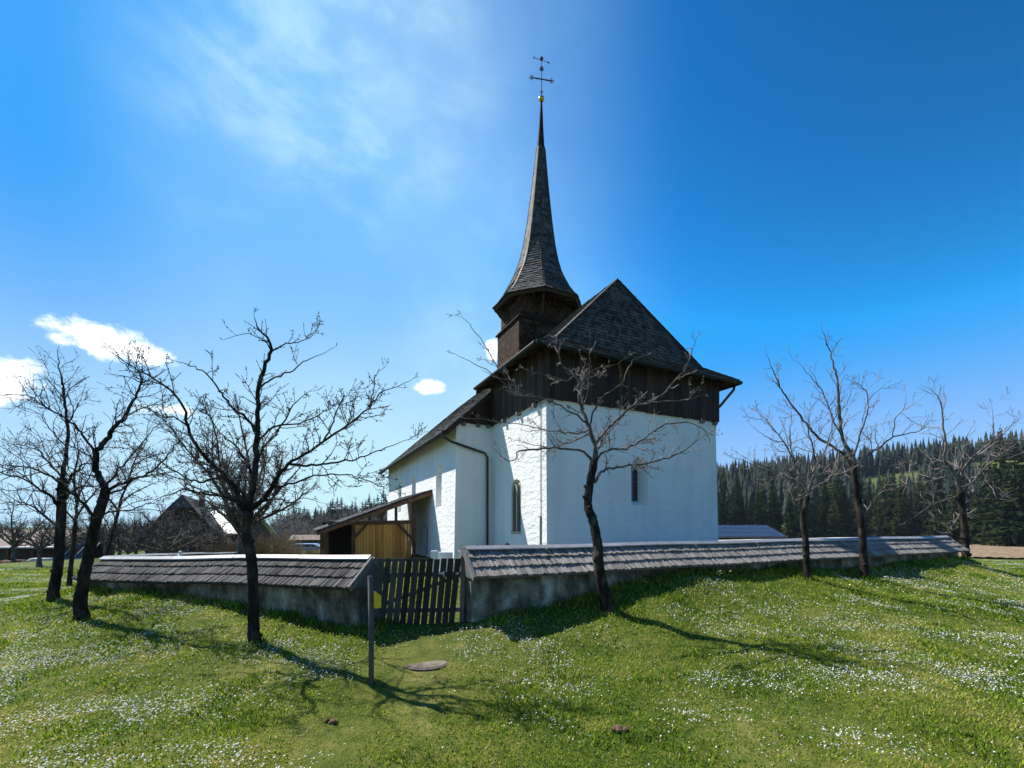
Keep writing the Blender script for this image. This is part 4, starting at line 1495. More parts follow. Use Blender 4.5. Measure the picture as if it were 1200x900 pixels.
# 2 the spreading tree in front of the left wall
b2 = hit(298, 753)
photo_tree('cherry_tree', 'wide spreading bare fruit tree with dark trunk in front of the curved left wall', b2,
           [(297, 720), (296.5, 690), (294.5, 655), (290, 632), (288, 616), (292, 600)],
           [([(291, 602), (296.7, 566), (301, 534), (302.4, 499), (301, 468), (307.8, 432), (318, 412), (313, 395), (302, 384), (298, 372)], 0.060, 0.006, 0.15),
            ([(318, 412), (332, 404), (348, 401), (360, 395), (371, 386)], 0.012, 0.003, -0.2, 0.2, 0.1),
            ([(304, 455), (318, 444), (339, 437), (356, 424), (370, 417), (392, 407)], 0.016, 0.003, 0.4, 0.2, 0.1),
            ([(318, 411), (308, 398), (288, 392), (262, 398)], 0.010, 0.003, 0.2, 0.25, 0.1),
            ([(290, 605), (278, 576), (263, 557), (248, 543), (237, 532), (219, 499), (214, 472), (183, 445), (156, 430), (130, 413)], 0.045, 0.004, -0.6),
            ([(263, 557), (246, 562), (228, 565), (212, 556), (197, 548), (180, 534), (166, 526), (145, 520)], 0.020, 0.003, 0.4, 0.13, -0.1),
            ([(300, 506), (288, 490), (272, 477), (263, 464), (254, 454), (241, 437), (222, 428), (205, 423)], 0.024, 0.004, -0.35, 0.15, 0.05),
            ([(219, 499), (205, 488), (190, 487), (172, 478), (158, 474)], 0.012, 0.003, -0.2, 0.14, -0.35),
            ([(290, 606), (272, 584), (246, 579), (228, 575), (214, 574), (196, 580), (179, 588)], 0.026, 0.003, -0.8, 0.13),
            ([(294, 596), (310, 585), (318, 571), (326, 557), (336, 546), (348, 538), (379, 517), (405, 499), (432, 477), (450, 459), (481, 446)], 0.042, 0.004, -0.3),
            ([(379, 517), (390, 494), (397, 477), (408, 462), (421, 449)], 0.014, 0.003, 0.1, 0.16, -0.15),
            ([(432, 477), (438, 455), (441, 438), (452, 428)], 0.009, 0.003, 0.0, 0.2, -0.25),
            ([(340, 544), (360, 546), (383, 543), (401, 540), (419, 538), (436, 531), (450, 525), (470, 519), (486, 511)], 0.022, 0.003, 0.5, 0.14, -0.1),
            ([(318, 572), (345, 566), (370, 558), (405, 556), (428, 563), (450, 570)], 0.018, 0.003, -0.8, 0.14, -0.05),
            ([(292, 600), (308, 588), (322, 584), (340, 590), (358, 584), (380, 590)], 0.020, 0.003, 0.6, 0.13),
            ([(297, 560), (288, 540), (276, 522), (262, 512), (246, 490), (240, 470)], 0.020, 0.003, 0.7, 0.14),
            ([(299, 545), (312, 520), (326, 505), (340, 480), (352, 466), (368, 455)], 0.022, 0.003, 0.6, 0.14),
            ([(292, 592), (270, 560), (250, 530), (238, 505)], 0.020, 0.003, 0.9, 0.13),
            ([(300, 520), (322, 500), (352, 496), (380, 482), (402, 470)], 0.018, 0.003, -0.5, 0.13)],
           211, 0.088, 0.070, gap=0.095, Lr=(0.16, 0.62), r_scale=0.86, thin=1.3, twig=DARK, spur=0.05, flare=1.75, twr=0.0075, kids=(3, 5))

# 3 dark tree at the far left, near one
b3 = hit(96, 726)
photo_tree('cherry_tree', 'thick leaning dark tree, nearest of the cluster at the left edge', b3,
           [(94, 705), (96, 690), (99, 672), (102, 660), (106, 640), (112, 612), (119, 592), (124, 574)],
           [([(124, 574), (116, 560), (113, 548), (113, 531), (122, 518), (132, 505), (142, 492), (151, 478), (160, 462), (166, 448), (163, 434), (158, 423)], 0.085, 0.006, 0.2),
            ([(164, 444), (155, 436), (143, 424), (135, 416), (128, 407)], 0.014, 0.003, -0.1, 0.2, 0.15),
            ([(166, 448), (150, 441), (138, 440), (128, 437)], 0.012, 0.003, 0.3, 0.2, 0.2),
            ([(113, 536), (103, 518), (90, 502), (74, 488), (56, 479), (40, 467), (22, 462), (0, 464), (-20, 462)], 0.030, 0.003, -0.4),
            ([(113, 611), (104, 598), (94, 586), (72, 567), (49, 553), (28, 547), (0, 545), (-24, 538)], 0.045, 0.004, -0.7),
            ([(124, 576), (138, 568), (147, 566), (160, 560), (174, 555), (190, 541), (204, 524), (216, 512), (236, 508)], 0.042, 0.003, -0.4),
            ([(124, 578), (142, 574), (160, 560), (182, 556), (206, 552), (224, 540)], 0.03, 0.003, 0.6),
            ([(132, 505), (146, 488), (168, 478), (190, 470), (206, 462)], 0.018, 0.003, -0.5, 0.14, 0.1),
            ([(113, 540), (96, 530), (80, 520), (60, 516), (40, 520)], 0.022, 0.003, 0.6, 0.13),
            ([(115, 560), (100, 555), (82, 548), (70, 535), (58, 520)], 0.022, 0.003, 0.9, 0.13),
            ([(124, 572), (140, 550), (158, 530), (176, 508), (190, 490)], 0.028, 0.003, 0.7, 0.13),
            ([(110, 612), (128, 600), (150, 598), (172, 590), (196, 592)], 0.028, 0.003, -0.8, 0.13)],
           307, 0.112, 0.08, gap=0.085, Lr=(0.2, 0.75), r_scale=0.72, thin=1.15, twig=DARK, spur=0.08, flare=1.6, twr=0.0085, kids=(3, 5))
# 4 its neighbour with a long whip
b4 = hit(62, 703)
photo_tree('cherry_tree', 'dark tree with one tall upright whip, second from the left edge', b4,
           [(64, 686), (68, 664), (70, 634), (72, 596), (73, 560)],
           [([(73, 560), (77, 540), (79, 524), (79, 494), (76, 470), (73.6, 453), (70, 430), (67, 410)], 0.055, 0.006, 0.1, 0.2),
            ([(79, 524), (68, 514), (55, 498), (44, 484), (30, 478)], 0.018, 0.003, -0.5, 0.16),
            ([(79, 500), (88, 480), (95, 468), (99, 454)], 0.012, 0.003, 0.3, 0.2),
            ([(74, 455), (66, 450), (58, 440), (55, 432)], 0.009, 0.003, 0.2, 0.3),
            ([(72, 600), (58, 580), (44, 572), (26, 560), (6, 556), (-14, 545)], 0.040, 0.004, -0.5),
            ([(71, 620), (52, 604), (36, 592), (20, 588), (0, 590)], 0.035, 0.004, 0.5),
            ([(73, 575), (86, 556), (98, 545), (112, 540), (125, 530)], 0.035, 0.004, 0.6),
            ([(73, 590), (90, 572), (106, 570), (124, 566), (146, 552)], 0.03, 0.003, -0.4),
            ([(74, 560), (60, 545), (48, 530), (30, 522), (8, 520)], 0.03, 0.003, 0.8)],
           419, 0.115, 0.085, r_scale=0.8, gap=0.105, Lr=(0.3, 1.0), twig=DARK, spur=0.12, flare=1.4, twr=0.0095, kids=(3, 5), thin=1.2)
b5 = hit(81, 688)
photo_tree('cherry_tree', 'thin straight dark tree trunk standing behind the two thick ones on the left', b5,
           [(83, 665), (86, 642), (88, 615)],
           [([(88, 615), (90, 590), (86, 560), (92, 530), (88, 505)], 0.06, 0.006, 0.2), ([(88, 610), (102, 588), (118, 570), (136, 560)], 0.04, 0.004, -0.5),
            ([(88, 610), (70, 592), (52, 578), (30, 575)], 0.04, 0.004, 0.5), ([(89, 585), (104, 560), (112, 540)], 0.035, 0.004, 0.8), ([(87, 565), (70, 545), (58, 530)], 0.03, 0.004, -0.6)],
           521, 0.10, 0.07, gap=0.2, Lr=(0.35, 1.1), twig=DARK, spur=0.0, thin=1.4, twr=0.011)
b6 = hit(121, 665)
photo_tree('cherry_tree', 'dark tree leaning right beside the rounded end of the left wall', b6,
           [(126, 645), (132, 624), (138, 602), (142, 585)],
           [([(142, 585), (150, 566), (158, 540), (170, 520), (176, 500)], 0.07, 0.006, 0.2), ([(139, 598), (124, 580), (108, 570), (95, 560)], 0.05, 0.004, -0.6),
            ([(142, 588), (160, 576), (182, 566), (204, 560)], 0.05, 0.004, 0.6), ([(150, 566), (140, 545), (130, 530)], 0.04, 0.004, 0.9), ([(156, 545), (176, 535), (196, 530), (210, 520)], 0.04, 0.004, -0.6)],
           577, 0.12, 0.085, gap=0.22, Lr=(0.4, 1.2), twig=DARK, spur=0.0, thin=1.5, twr=0.012)

# right-hand trees
RT = (M_LIMB1, M_TWIG)
r1 = base_at(946, 0.95)
photo_tree('cherry_tree', 'bare slim tree by the right wall, left one of the close pair', r1,
           [(945, 660), (944, 635), (941, 606), (946, 582)],
           [([(946, 582), (952, 560), (954.7, 545), (953, 525), (947, 505), (950, 480)], 0.045, 0.004, 0.2),
            ([(946, 580), (939, 559), (932, 542), (918, 518), (905, 500), (888, 482)], 0.032, 0.004, -0.3),
            ([(946, 578), (960, 568), (973, 559), (980, 545), (985, 520)], 0.026, 0.004, 0.5),
            ([(942, 606), (934, 594), (925, 583), (922, 570), (915, 558)], 0.024, 0.004, 0.2),
            ([(939, 559), (922, 552), (894, 551), (876, 541), (858, 536)], 0.020, 0.003, -0.5),
            ([(932, 542), (926, 520), (926, 495), (930, 470)], 0.016, 0.003, 0.2),
            ([(918, 518), (904, 515), (892, 508), (880, 498)], 0.013, 0.003, 0.3),
            ([(952, 555), (966, 530), (974, 505), (976, 485)], 0.018, 0.003, -0.4),
            ([(943, 570), (928, 560), (912, 556), (896, 570)], 0.018, 0.003, 0.8)],
           613, 0.09, 0.065, r_scale=0.85, gap=0.20, Lr=(0.3, 0.95), twig=RT, spur=0.13, thin=1.15, twr=0.0085, flare=1.35, kids=(3, 5))
r2 = base_at(1014, 0.9)
photo_tree('cherry_tree', 'taller bare tree by the right wall, right one of the close pair', r2,
           [(1012, 650), (1010, 621), (1006, 590), (1002, 562), (999.5, 543)],
           [([(999, 545), (996, 530), (989, 518), (985, 500), (984, 483), (982, 460), (980.6, 442), (977, 428), (973.7, 414), (968, 400), (963, 386)], 0.060, 0.005, 0.1, 0.22),
            ([(1000, 548), (992, 536), (980, 526), (960, 513), (950, 503), (942, 493), (925, 470), (916, 456), (911, 445), (903, 428), (898, 412)], 0.050, 0.004, -0.4, 0.22),
            ([(999, 540), (1006, 516), (1012, 497), (1017, 480), (1017, 466), (1010, 452), (1001, 446)], 0.030, 0.004, 0.3, 0.24),
            ([(1017, 470), (1026, 460), (1034, 454), (1040, 448)], 0.010, 0.003, 0.4, 0.25, 0.3),
            ([(989, 518), (978, 495), (970, 475), (962, 456), (950, 442), (940, 430), (934, 422)], 0.022, 0.003, 0.5, 0.22),
            ([(1001, 548), (1020, 530), (1032, 524), (1046, 512), (1064, 508), (1080, 504), (1090, 492)], 0.036, 0.004, -0.3, 0.2),
            ([(1012, 610), (1022, 588), (1036, 576), (1050, 572), (1066, 566), (1082, 558), (1096, 556)], 0.030, 0.004, -0.5, 0.22),
            ([(1046, 512), (1050, 490), (1060, 478), (1062, 462)], 0.014, 0.003, 0.2, 0.24),
            ([(1003, 566), (992, 556), (974, 546), (958, 540)], 0.026, 0.003, 0.7, 0.2),
            ([(984, 483), (994, 468), (1000, 448)], 0.012, 0.003, -0.3, 0.24)],
           727, 0.105, 0.078, r_scale=0.85, gap=0.22, Lr=(0.28, 0.95), twig=RT, spur=0.13, thin=1.2, twr=0.0085, flare=1.35, kids=(3, 5))
r3 = np.array([(1132 - 600) / F * 17.0, 17.0, 0.0]); r3[2] = g1(r3[0], r3[1])
photo_tree('cherry_tree', 'gnarled pale-limbed tree with flat crown standing past the right end of the wall', r3,
           [(1131, 635), (1130, 612), (1127, 592), (1125, 576)],
           [([(1125, 578), (1120, 560), (1114, 549), (1106, 537), (1108, 520), (1105, 497), (1104, 480), (1100, 466), (1090, 455)], 0.075, 0.005, 0.1, 0.3),
            ([(1104, 482), (1108, 468), (1105, 456)], 0.012, 0.003, 0.3, 0.3),
            ([(1122, 562), (1136, 540), (1146, 531), (1160, 520), (1170, 514), (1182, 502), (1192, 488)], 0.055, 0.004, -0.5, 0.24),
            ([(1125, 572), (1140, 565), (1150, 552), (1164, 540), (1176, 530), (1200, 522), (1222, 515)], 0.045, 0.004, 0.6, 0.22),
            ([(1126, 582), (1144, 578), (1166, 585), (1184, 580), (1206, 582)], 0.030, 0.004, -0.8, 0.24),
            ([(1118, 557), (1096, 562), (1080, 568), (1068, 566), (1050, 566)], 0.035, 0.004, -0.6, 0.24),
            ([(1070, 567), (1068, 548), (1064, 528), (1062, 515)], 0.016, 0.003, -0.5, 0.4, -0.55),
            ([(1125, 580), (1110, 585), (1094, 590), (1080, 600), (1062, 611)], 0.030, 0.004, 0.7, 0.3),
            ([(1114, 549), (1098, 546), (1080, 540), (1062, 542), (1046, 538)], 0.035, 0.004, 0.5, 0.22),
            ([(1120, 560), (1130, 538), (1128, 520), (1140, 500)], 0.035, 0.004, 0.6, 0.24),
            ([(1163, 518), (1164, 500), (1163, 486), (1162, 474)], 0.013, 0.003, -0.4, 0.4, -0.4)],
           839, 0.13, 0.10, r_scale=0.85, gap=0.24, Lr=(0.35, 1.2), twig=(M_LIMB1, M_TWIG), spur=0.0, thin=1.5, twr=0.012, flare=1.4, kids=(3, 5))
r4b = np.array([(1119 - 600) / F * 24.0, 24.0, 0]); r4b[2] = g1(r4b[0], r4b[1])
photo_tree('cherry_tree', 'small pale-branched tree just behind the right end of the churchyard wall', r4b,
           [(1119, 640), (1118, 628), (1116, 618)],
           [([(1116, 618), (1108, 605), (1098, 600), (1094, 585), (1096, 572)], 0.06, 0.006, 0.3, 0.3), ([(1116, 622), (1104, 616), (1096, 606), (1090, 590)], 0.05, 0.006, -0.5, 0.3),
            ([(1116, 618), (1124, 604), (1128, 590)], 0.05, 0.006, 0.5, 0.3), ([(1117, 630), (1106, 618), (1100, 612)], 0.03, 0.006, -0.2, 0.3)],
           911, 0.11, 0.09, gap=0.3, Lr=(0.4, 1.2), twig=(M_LIMB1, M_TWIG), spur=0.0, thin=1.6, twr=0.012, kids=(2, 4))


# trees grown without a drawn skeleton -----------------------------------------------------
def grown_tree(name, label, loc, h, seed, spread=0.5, fork=0.3, r0=0.14, nl=9, lvl=2, gap=0.3, Lr=(0.5, 1.4), thin=2.0, mats=DARK, group=None, up=0.06, twr=0.014, lean=(0, 0)):
    rg_ = np.random.default_rng(seed)
    base = np.array(loc, float)
    root = thing(name, label, 'tree', base, group)
    top = base + Z * h * fork + np.array([lean[0], lean[1], 0])
    n = 7
    tp = [base - Z * 0.2] + [base + (top - base) * i / n + rg_.normal(0, 0.03 * r0 / 0.14, 3) * (i > 0) for i in range(n + 1)]
    mb = MB()
    mb.tube(tp, r0 * (1 - 0.35 * np.linspace(0, 1, len(tp))) * (1 + 0.5 * np.exp(-np.linspace(0, 1, len(tp)) * 8)), 9, 0.5, rough=0.06, rng=rg_)
    build('trunk', mb, mats[0], root, True)
    lm = MB(); G = Grower(seed + 1, spur=0.0, thin=thin, up=up, kids=(3, 5), wob=0.2, tw_sides=3)
    for k in range(nl):
        az = k * 2.4 + rg_.uniform(-0.4, 0.4)
        el = rg_.uniform(0.35, 1.25) if k else 1.45
        d = np.array([math.cos(az) * math.cos(el), math.sin(az) * math.cos(el), math.sin(el)])
        L = h * (1 - fork) * (0.62 + 0.38 * math.sin(el)) * rg_.uniform(0.75, 1.0)
        d[0] *= spread * 2; d[1] *= spread * 2
        d = unit(d)
        p = top - (top - base) * rg_.uniform(0, 0.25)
        pts = [p]; q = p.copy()
        for i in range(8):
            d = unit(d + rg_.normal(0, 0.13, 3) + Z * 0.06)
            q = q + d * L / 8
            pts.append(q)
        pts = np.array(pts); rad = np.linspace(r0 * 0.5, r0 * 0.07, 9)
        lm.tube(pts, rad, 5, 0.4, rough=0.05, rng=rg_)
        G.dress(pts, rad, gap, Lr, 0.15, lvl, r0=twr)
    build('limbs', lm, mats[0], root, True)
    build('crown', G.tw, mats[1], root)
    return root


def on(px, Y):
    x = (px - 600) / F * Y
    return np.array([x, Y, g1(x, Y)])


BROWNT = (M_LIMB1, M_TWIGD)
grown_tree('broad_tree', 'large finely branched bare tree rising behind the spreading fruit tree and the left wall', on(282, 27.0), 10.8, 1301, 0.62, 0.22, 0.24, 17, 2, 0.19, (0.6, 1.7), 2.1, BROWNT, twr=0.016)
o1 = grown_tree('orchard_tree', 'small bare orchard tree in the row on the brown field beyond the left wall, leftmost', on(46, 31), 4.6, 1401, 0.75, 0.3, 0.15, 9, 1, 0.20, (0.5, 1.3), 2.4, BROWNT, 'orchard trees beyond the left wall', twr=0.016)
o2 = grown_tree('orchard_tree', 'small bare orchard tree behind the rounded wall, left of the farmhouse front', on(176, 33), 4.8, 1402, 0.7, 0.3, 0.15, 9, 1, 0.20, (0.5, 1.3), 2.4, BROWNT, 'orchard trees beyond the left wall', twr=0.016)
o3 = grown_tree('orchard_tree', 'bare orchard tree before the middle of the farmhouse gable', on(192, 30), 5.0, 1403, 0.7, 0.3, 0.16, 10, 1, 0.20, (0.5, 1.3), 2.4, BROWNT, 'orchard trees beyond the left wall', twr=0.016)
for k, (src, px, Y, rz, s, lab) in enumerate(((o1, 206, 35, 1.3, 1.0, 'bare orchard tree just right of the farmhouse gable middle'), (o2, 229, 36, 2.2, 0.95, 'rightmost bare orchard tree in front of the farmhouse roof slope'),
                                             (o3, 140, 36, 4.0, 1.0, 'bare orchard tree between the leaning tree and the farmhouse'), (o2, 108, 40, 0.7, 1.1, 'bare orchard tree behind the leaning dark tree'),
                                             (o3, 16, 38, 5.0, 1.15, 'bare orchard tree in front of the long farm shed, near the left edge'), (o1, -30, 36, 2.0, 1.1, 'bare orchard tree at the very left edge'),
    (o2, 160, 39, 5.1, 1.05, 'bare orchard tree near the left foot of the farmhouse roof'), (o3, 218, 40, 1.9, 0.95, 'bare orchard tree close to the farmhouse windows'), (o1, 124, 37, 2.9, 1.1, 'bare orchard tree just left of the farmhouse, low crown'), (o2, 192, 41, 0.2, 1.25, 'bare orchard tree hard against the farmhouse gable'), (o3, 244, 42, 3.3, 1.05, 'bare orchard tree before the foot of the farmhouse roof'), (o1, 262, 39, 4.4, 0.95, 'bare orchard tree in front of the bright barn roof'),
    (o1, 72, 42, 3.7, 1.2, 'bare orchard tree between the shed and the left tree cluster'))):
    dup(src, on(px, Y), rz, s, lab)

# ------------------------------------------------------------------ conifers
def spruce_mesh(seed, h=22.0, r=3.0, mat_=None, whorls=30, bare=0.06):
    rg_ = np.random.default_rng(seed)
    mb = MB()
    for i in range(whorls):
        f = i / (whorls - 1)
        z = h * (bare + (1 - bare) * f ** 0.92)
        R = r * ((1 - f) ** 0.80) * rg_.uniform(0.75, 1.12) + 0.12
        nb = int(9 * (1 - f) + 5)
        a0 = rg_.uniform(0, 6.28)
        for k in range(nb):
            a = a0 + k * 6.2832 / nb + rg_.normal(0, 0.2)
            L = R * rg_.uniform(0.62, 1.15)
            d = np.array([math.cos(a), math.sin(a), 0.0]); s = np.array([-d[1], d[0], 0.0])
            dr = rg_.uniform(0.18, 0.42) * L
            zb = z + rg_.normal(0, 0.30)
            p0 = np.array([0, 0, zb]); p1 = d * L * 0.55 + Z * (zb - dr * 0.35); p2 = d * L + Z * (zb - dr + 0.10 * L)
            w = (0.10 + 0.13 * L) * rg_.uniform(0.6, 1.2)
            t = float(np.clip(rg_.normal(0.5, 0.2), 0, 1))
            hang = rg_.uniform(0.3, 0.7) * (0.4 + 0.25 * L)
            mb.add([p0, p1 + s * w - Z * 0.08, p2, p1 - s * w - Z * 0.08], [(0, 1, 2, 3)], t)
            # hanging sprays: ragged teeth under and beside the branch
            for g in range(6):
                q = p0 + (p2 - p0) * rg_.uniform(0.3, 0.95); q[2] = zb - dr * rg_.uniform(0.2, 0.8)
                e = unit(d * rg_.uniform(-0.3, 0.8) + s * rg_.uniform(-1, 1))
                l = rg_.uniform(0.25, 0.55) * (0.35 + 0.2 * L)
                mb.add([q - e * l, q + e * l, q + e * l * rg_.uniform(-0.4, 0.5) - Z * hang * rg_.uniform(0.7, 1.6)], [(0, 1, 2)], float(np.clip(t + rg_.normal(-0.08, 0.15), 0, 1)))
    mb.add([np.array([0.12, 0, h * 0.94]), np.array([-0.12, 0.05, h * 0.94]), np.array([0, 0, h * 1.04])], [(0, 1, 2)], 0.5)
    return mb


def make_spruce(label, group, loc, seed, h, r, m, rz=0):
    root = thing('spruce_tree', label, 'spruce', (0, 0, 0), group)
    tm = MB()
    tm.tube([(0, 0, -0.5), (0, 0, h * 0.5), (0, 0, h * 0.97)], [0.28, 0.18, 0.03], 7)
    build('trunk', tm, M_BARK, root)
    build('crown', spruce_mesh(seed, h, r, whorls=int(h * 1.35)), m, root)
    root.location = tuple(loc)
    return root


GRP = 'tall dark spruces standing in rows behind the brown field'
LABR = 'tall dark spruce in the dense row behind the brown field on the right'
rs = np.random.default_rng(77)
protos = []
specs = []
for row, (Yr, step, n_) in enumerate(((150, 3.7, 32), (160, 4.4, 26), (172, 5.0, 22))):
    x = 66 + row * 1.7
    for i in range(n_):
        k = (x - 60) / 130
        specs.append((x, Yr + rs.uniform(-4, 4) - 18 * k, rs.uniform(0.68, 1.08) * (0.93 + 0.22 * k) * (1 + 0.03 * row)))
        x += step * rs.uniform(0.6, 1.35)
for i, (x, y, s) in enumerate(specs):
    if x / y > 1.42:
        continue
    loc = (x, y, g1(x, y))
    if len(protos) < 6:
        m = M_SPRUCE if len(protos) % 3 != 2 else M_SPRUCEL
        o = make_spruce(LABR, GRP, loc, 900 + len(protos), (22, 25, 20.5, 24, 21, 23)[len(protos)], (3.3, 3.7, 3.4, 3.0, 3.8, 3.3)[len(protos)], m)
        o.scale = (s, s, s)
        protos.append(o)
    else:
        dup(protos[int(rs.integers(0, 6))], loc, rs.uniform(0, 6.28), (s * rs.uniform(0.85, 1.2), s * rs.uniform(0.85, 1.2), s))
GRP2 = 'big spruces at the right edge of the wood'
LABR2 = 'big near spruce towering at the right edge beyond the field, its trunk showing below'
for (px, Y, s, q) in ((1152, 112, 1.05, 0), (1172, 106, 1.12, 1), (1189, 100, 1.18, 4), (1206, 104, 1.2, 3), (1226, 98, 1.2, 5), (1248, 95, 1.2, 1), (1120, 122, 0.92, 2), (1098, 130, 0.95, 3)):
    o = dup(protos[q], on(px, Y), rs.uniform(0, 6.28), (s * 1.1, s * 1.1, s), LABR2)
    o['group'] = GRP2
# left wood behind the shed: spruces and brown leafless trees
GRP3 = 'spruces of the wood behind the parked van'
LABL = 'dark spruce in the wood on the skyline behind the parked van'
for i in range(120):
    px = rs.uniform(316, 482); Y = rs.uniform(135, 185)
    if px < 352 and rs.uniform() < 0.4: continue
    hgt = {0: 0}.get(i, 0)
    k = (px - 316) / 166
    zt = (615 - (603 - 26 * k + rs.uniform(-4, 10))) / F * Y
    p = on(px, Y)
    s = max(0.45, (zt - p[2]) / 23.0)
    o = dup(protos[int(rs.integers(0, 6))], p, rs.uniform(0, 6.28), (s * 1.5, s * 1.5, s), LABL)
    o['group'] = GRP3
GRP4 = 'leafless brown trees at the edge of the wood behind the van'
bt = grown_tree('broad_tree', 'leafless brown tree at the edge of the wood behind the van', on(352, 118), 13.5, 1501, 0.6, 0.2, 0.3, 13, 1, 0.5, (1.5, 3.5), 7, (M_LIMB1, M_TWIG), GRP4, twr=0.05)
for (px, Y, s, rz) in ((366, 112, 0.8, 1), (378, 120, 0.95, 2), (392, 115, 0.9, 3.3), (404, 122, 1.18, 4.1), (418, 118, 0.95, 5), (430, 125, 1.15, 0.4), (336, 110, 0.85, 2.6), (322, 116, 0.9, 1.7), (444, 124, 0.9, 5.5), (410, 108, 0.7, 0.9), (348, 104, 0.7, 4.9)):
    dup(bt, on(px, Y), rz, s)
GRP5 = 'scrubby trees behind the farm on the left'
st_ = grown_tree('broad_tree', 'scrubby leafless tree behind the long farm shed on the left', on(12, 62), 7.5, 1511, 0.7, 0.15, 0.22, 13, 1, 0.3, (0.9, 2.2), 4.0, (M_LIMB1, M_TWIGD), GRP5, twr=0.03)
for (px, Y, s, rz) in ((-20, 64, 1.1, 1), (45, 66, 1.0, 2), (75, 60, 0.9, 3), (100, 66, 1.05, 4), (128, 62, 0.9, 5), (150, 68, 1.0, 0.6), (-50, 62, 1.0, 2.2), (172, 52, 0.75, 1.2), (200, 50, 0.7, 3.2)):
    dup(st_, on(px, Y), rz, s)
# far wood on the hill: too many to count
def far_wood():
    rg_ = np.random.default_rng(55)
    n = 7200
    Y = rg_.uniform(222, 480, n); k = rg_.uniform(0.0, 1.5, n); X = Y * k
    keep = np.ones(n, bool)
    clear = (Y > 236 + 14 * fbm(X, Y, 0.03, 62)) & (Y < 272 + 34 * fbm(X, Y, 0.02, 61)) & (((k > 0.66) & (k < 0.92)) | ((k > 1.02) & (k < 1.25)))
    keep &= ~clear
    keep &= ~((k < 0.3) & (Y < 260))
    X, Y = X[keep], Y[keep]
    n = len(X)
    Zb = gz(X, Y)
    H = rg_.uniform(13, 22, n); Rr = H * rg_.uniform(0.13, 0.19, n)
    layers = 5; sides = 7
    tv = []; tf = []
    for l in range(layers):
        zb = l / layers * 0.92; rr_ = (1 - l / layers) ** 0.85
        o = len(tv)
        for j in range(sides):
            a = j * 2 * math.pi / sides + l * 0.45
            jr = 1.0 if j % 2 else 0.62
            tv.append((math.cos(a) * rr_ * jr, math.sin(a) * rr_ * jr, zb + 0.03 * (j % 3)))
        tv.append((0, 0, min(1.0, zb + 0.36)))
        for j in range(sides):
            tf.append((o + j, o + (j + 1) % sides, o + sides))
    tv = np.array(tv); tf = np.array(tf)
    a = rg_.uniform(0, 6.28, n)
    ca, sa = np.cos(a)[:, None], np.sin(a)[:, None]
    jx = 1 + rg_.normal(0, 0.12, (n, len(tv)))
    vx = (tv[None, :, 0] * ca - tv[None, :, 1] * sa) * Rr[:, None] * jx + X[:, None]
    vy = (tv[None, :, 0] * sa + tv[None, :, 1] * ca) * Rr[:, None] * jx + Y[:, None]
    vz = tv[None, :, 2] * H[:, None] + Zb[:, None] - 0.5
    v = np.stack([vx, vy, vz], -1).reshape(-1, 3)
    f = (tf[None] + (np.arange(n) * len(tv))[:, None, None]).reshape(-1, 3)
    tint = np.repeat(np.clip(rg_.normal(0.5, 0.2, n), 0, 1), len(tf))
    o = raw_mesh('hill_forest', v, f.ravel(), np.arange(len(f)) * 3, M_FAR, tint)
    tag(o, 'continuous dark spruce forest covering the distant hillside on the right', 'forest', kind='stuff')


far_wood()

# ------------------------------------------------------------------ buildings beyond
M_TILE = mat_noise('brown_tile', [(0.3, (0.07, 0.045, 0.035)), (0.55, (0.16, 0.11, 0.09)), (0.8, (0.26, 0.20, 0.17))], 1.6, 0.8, 0.6, 0.03, 18)
M_GREYROOF = mat_noise('grey_fibre_roof', [(0.3, (0.05, 0.046, 0.046)), (0.7, (0.12, 0.112, 0.112))], 1.2, 0.95, 0.3, 0.02, 12, spec=0.05)
M_BRIGHT = mat_noise('bright_sheet_roof', [(0.3, (0.55, 0.56, 0.58)), (0.7, (0.70, 0.71, 0.73))], 0.8, 0.5, 0.1, spec=0.4)
M_DKWOOD = mat_noise('dark_barn_wood', [(0.3, (0.02, 0.014, 0.010)), (0.55, (0.06, 0.040, 0.028)), (0.8, (0.12, 0.08, 0.055))], 1.5, 0.8, 0.4, 0.02, 8, (3, 3, 0.4))


def frame_xy(o, ang):
    e = np.array([math.cos(ang), math.sin(ang), 0.0]); n = np.array([-math.sin(ang), math.cos(ang), 0.0])
    o = np.asarray(o, float)
    return lambda a, b, c: o + e * a + n * b + Z * c


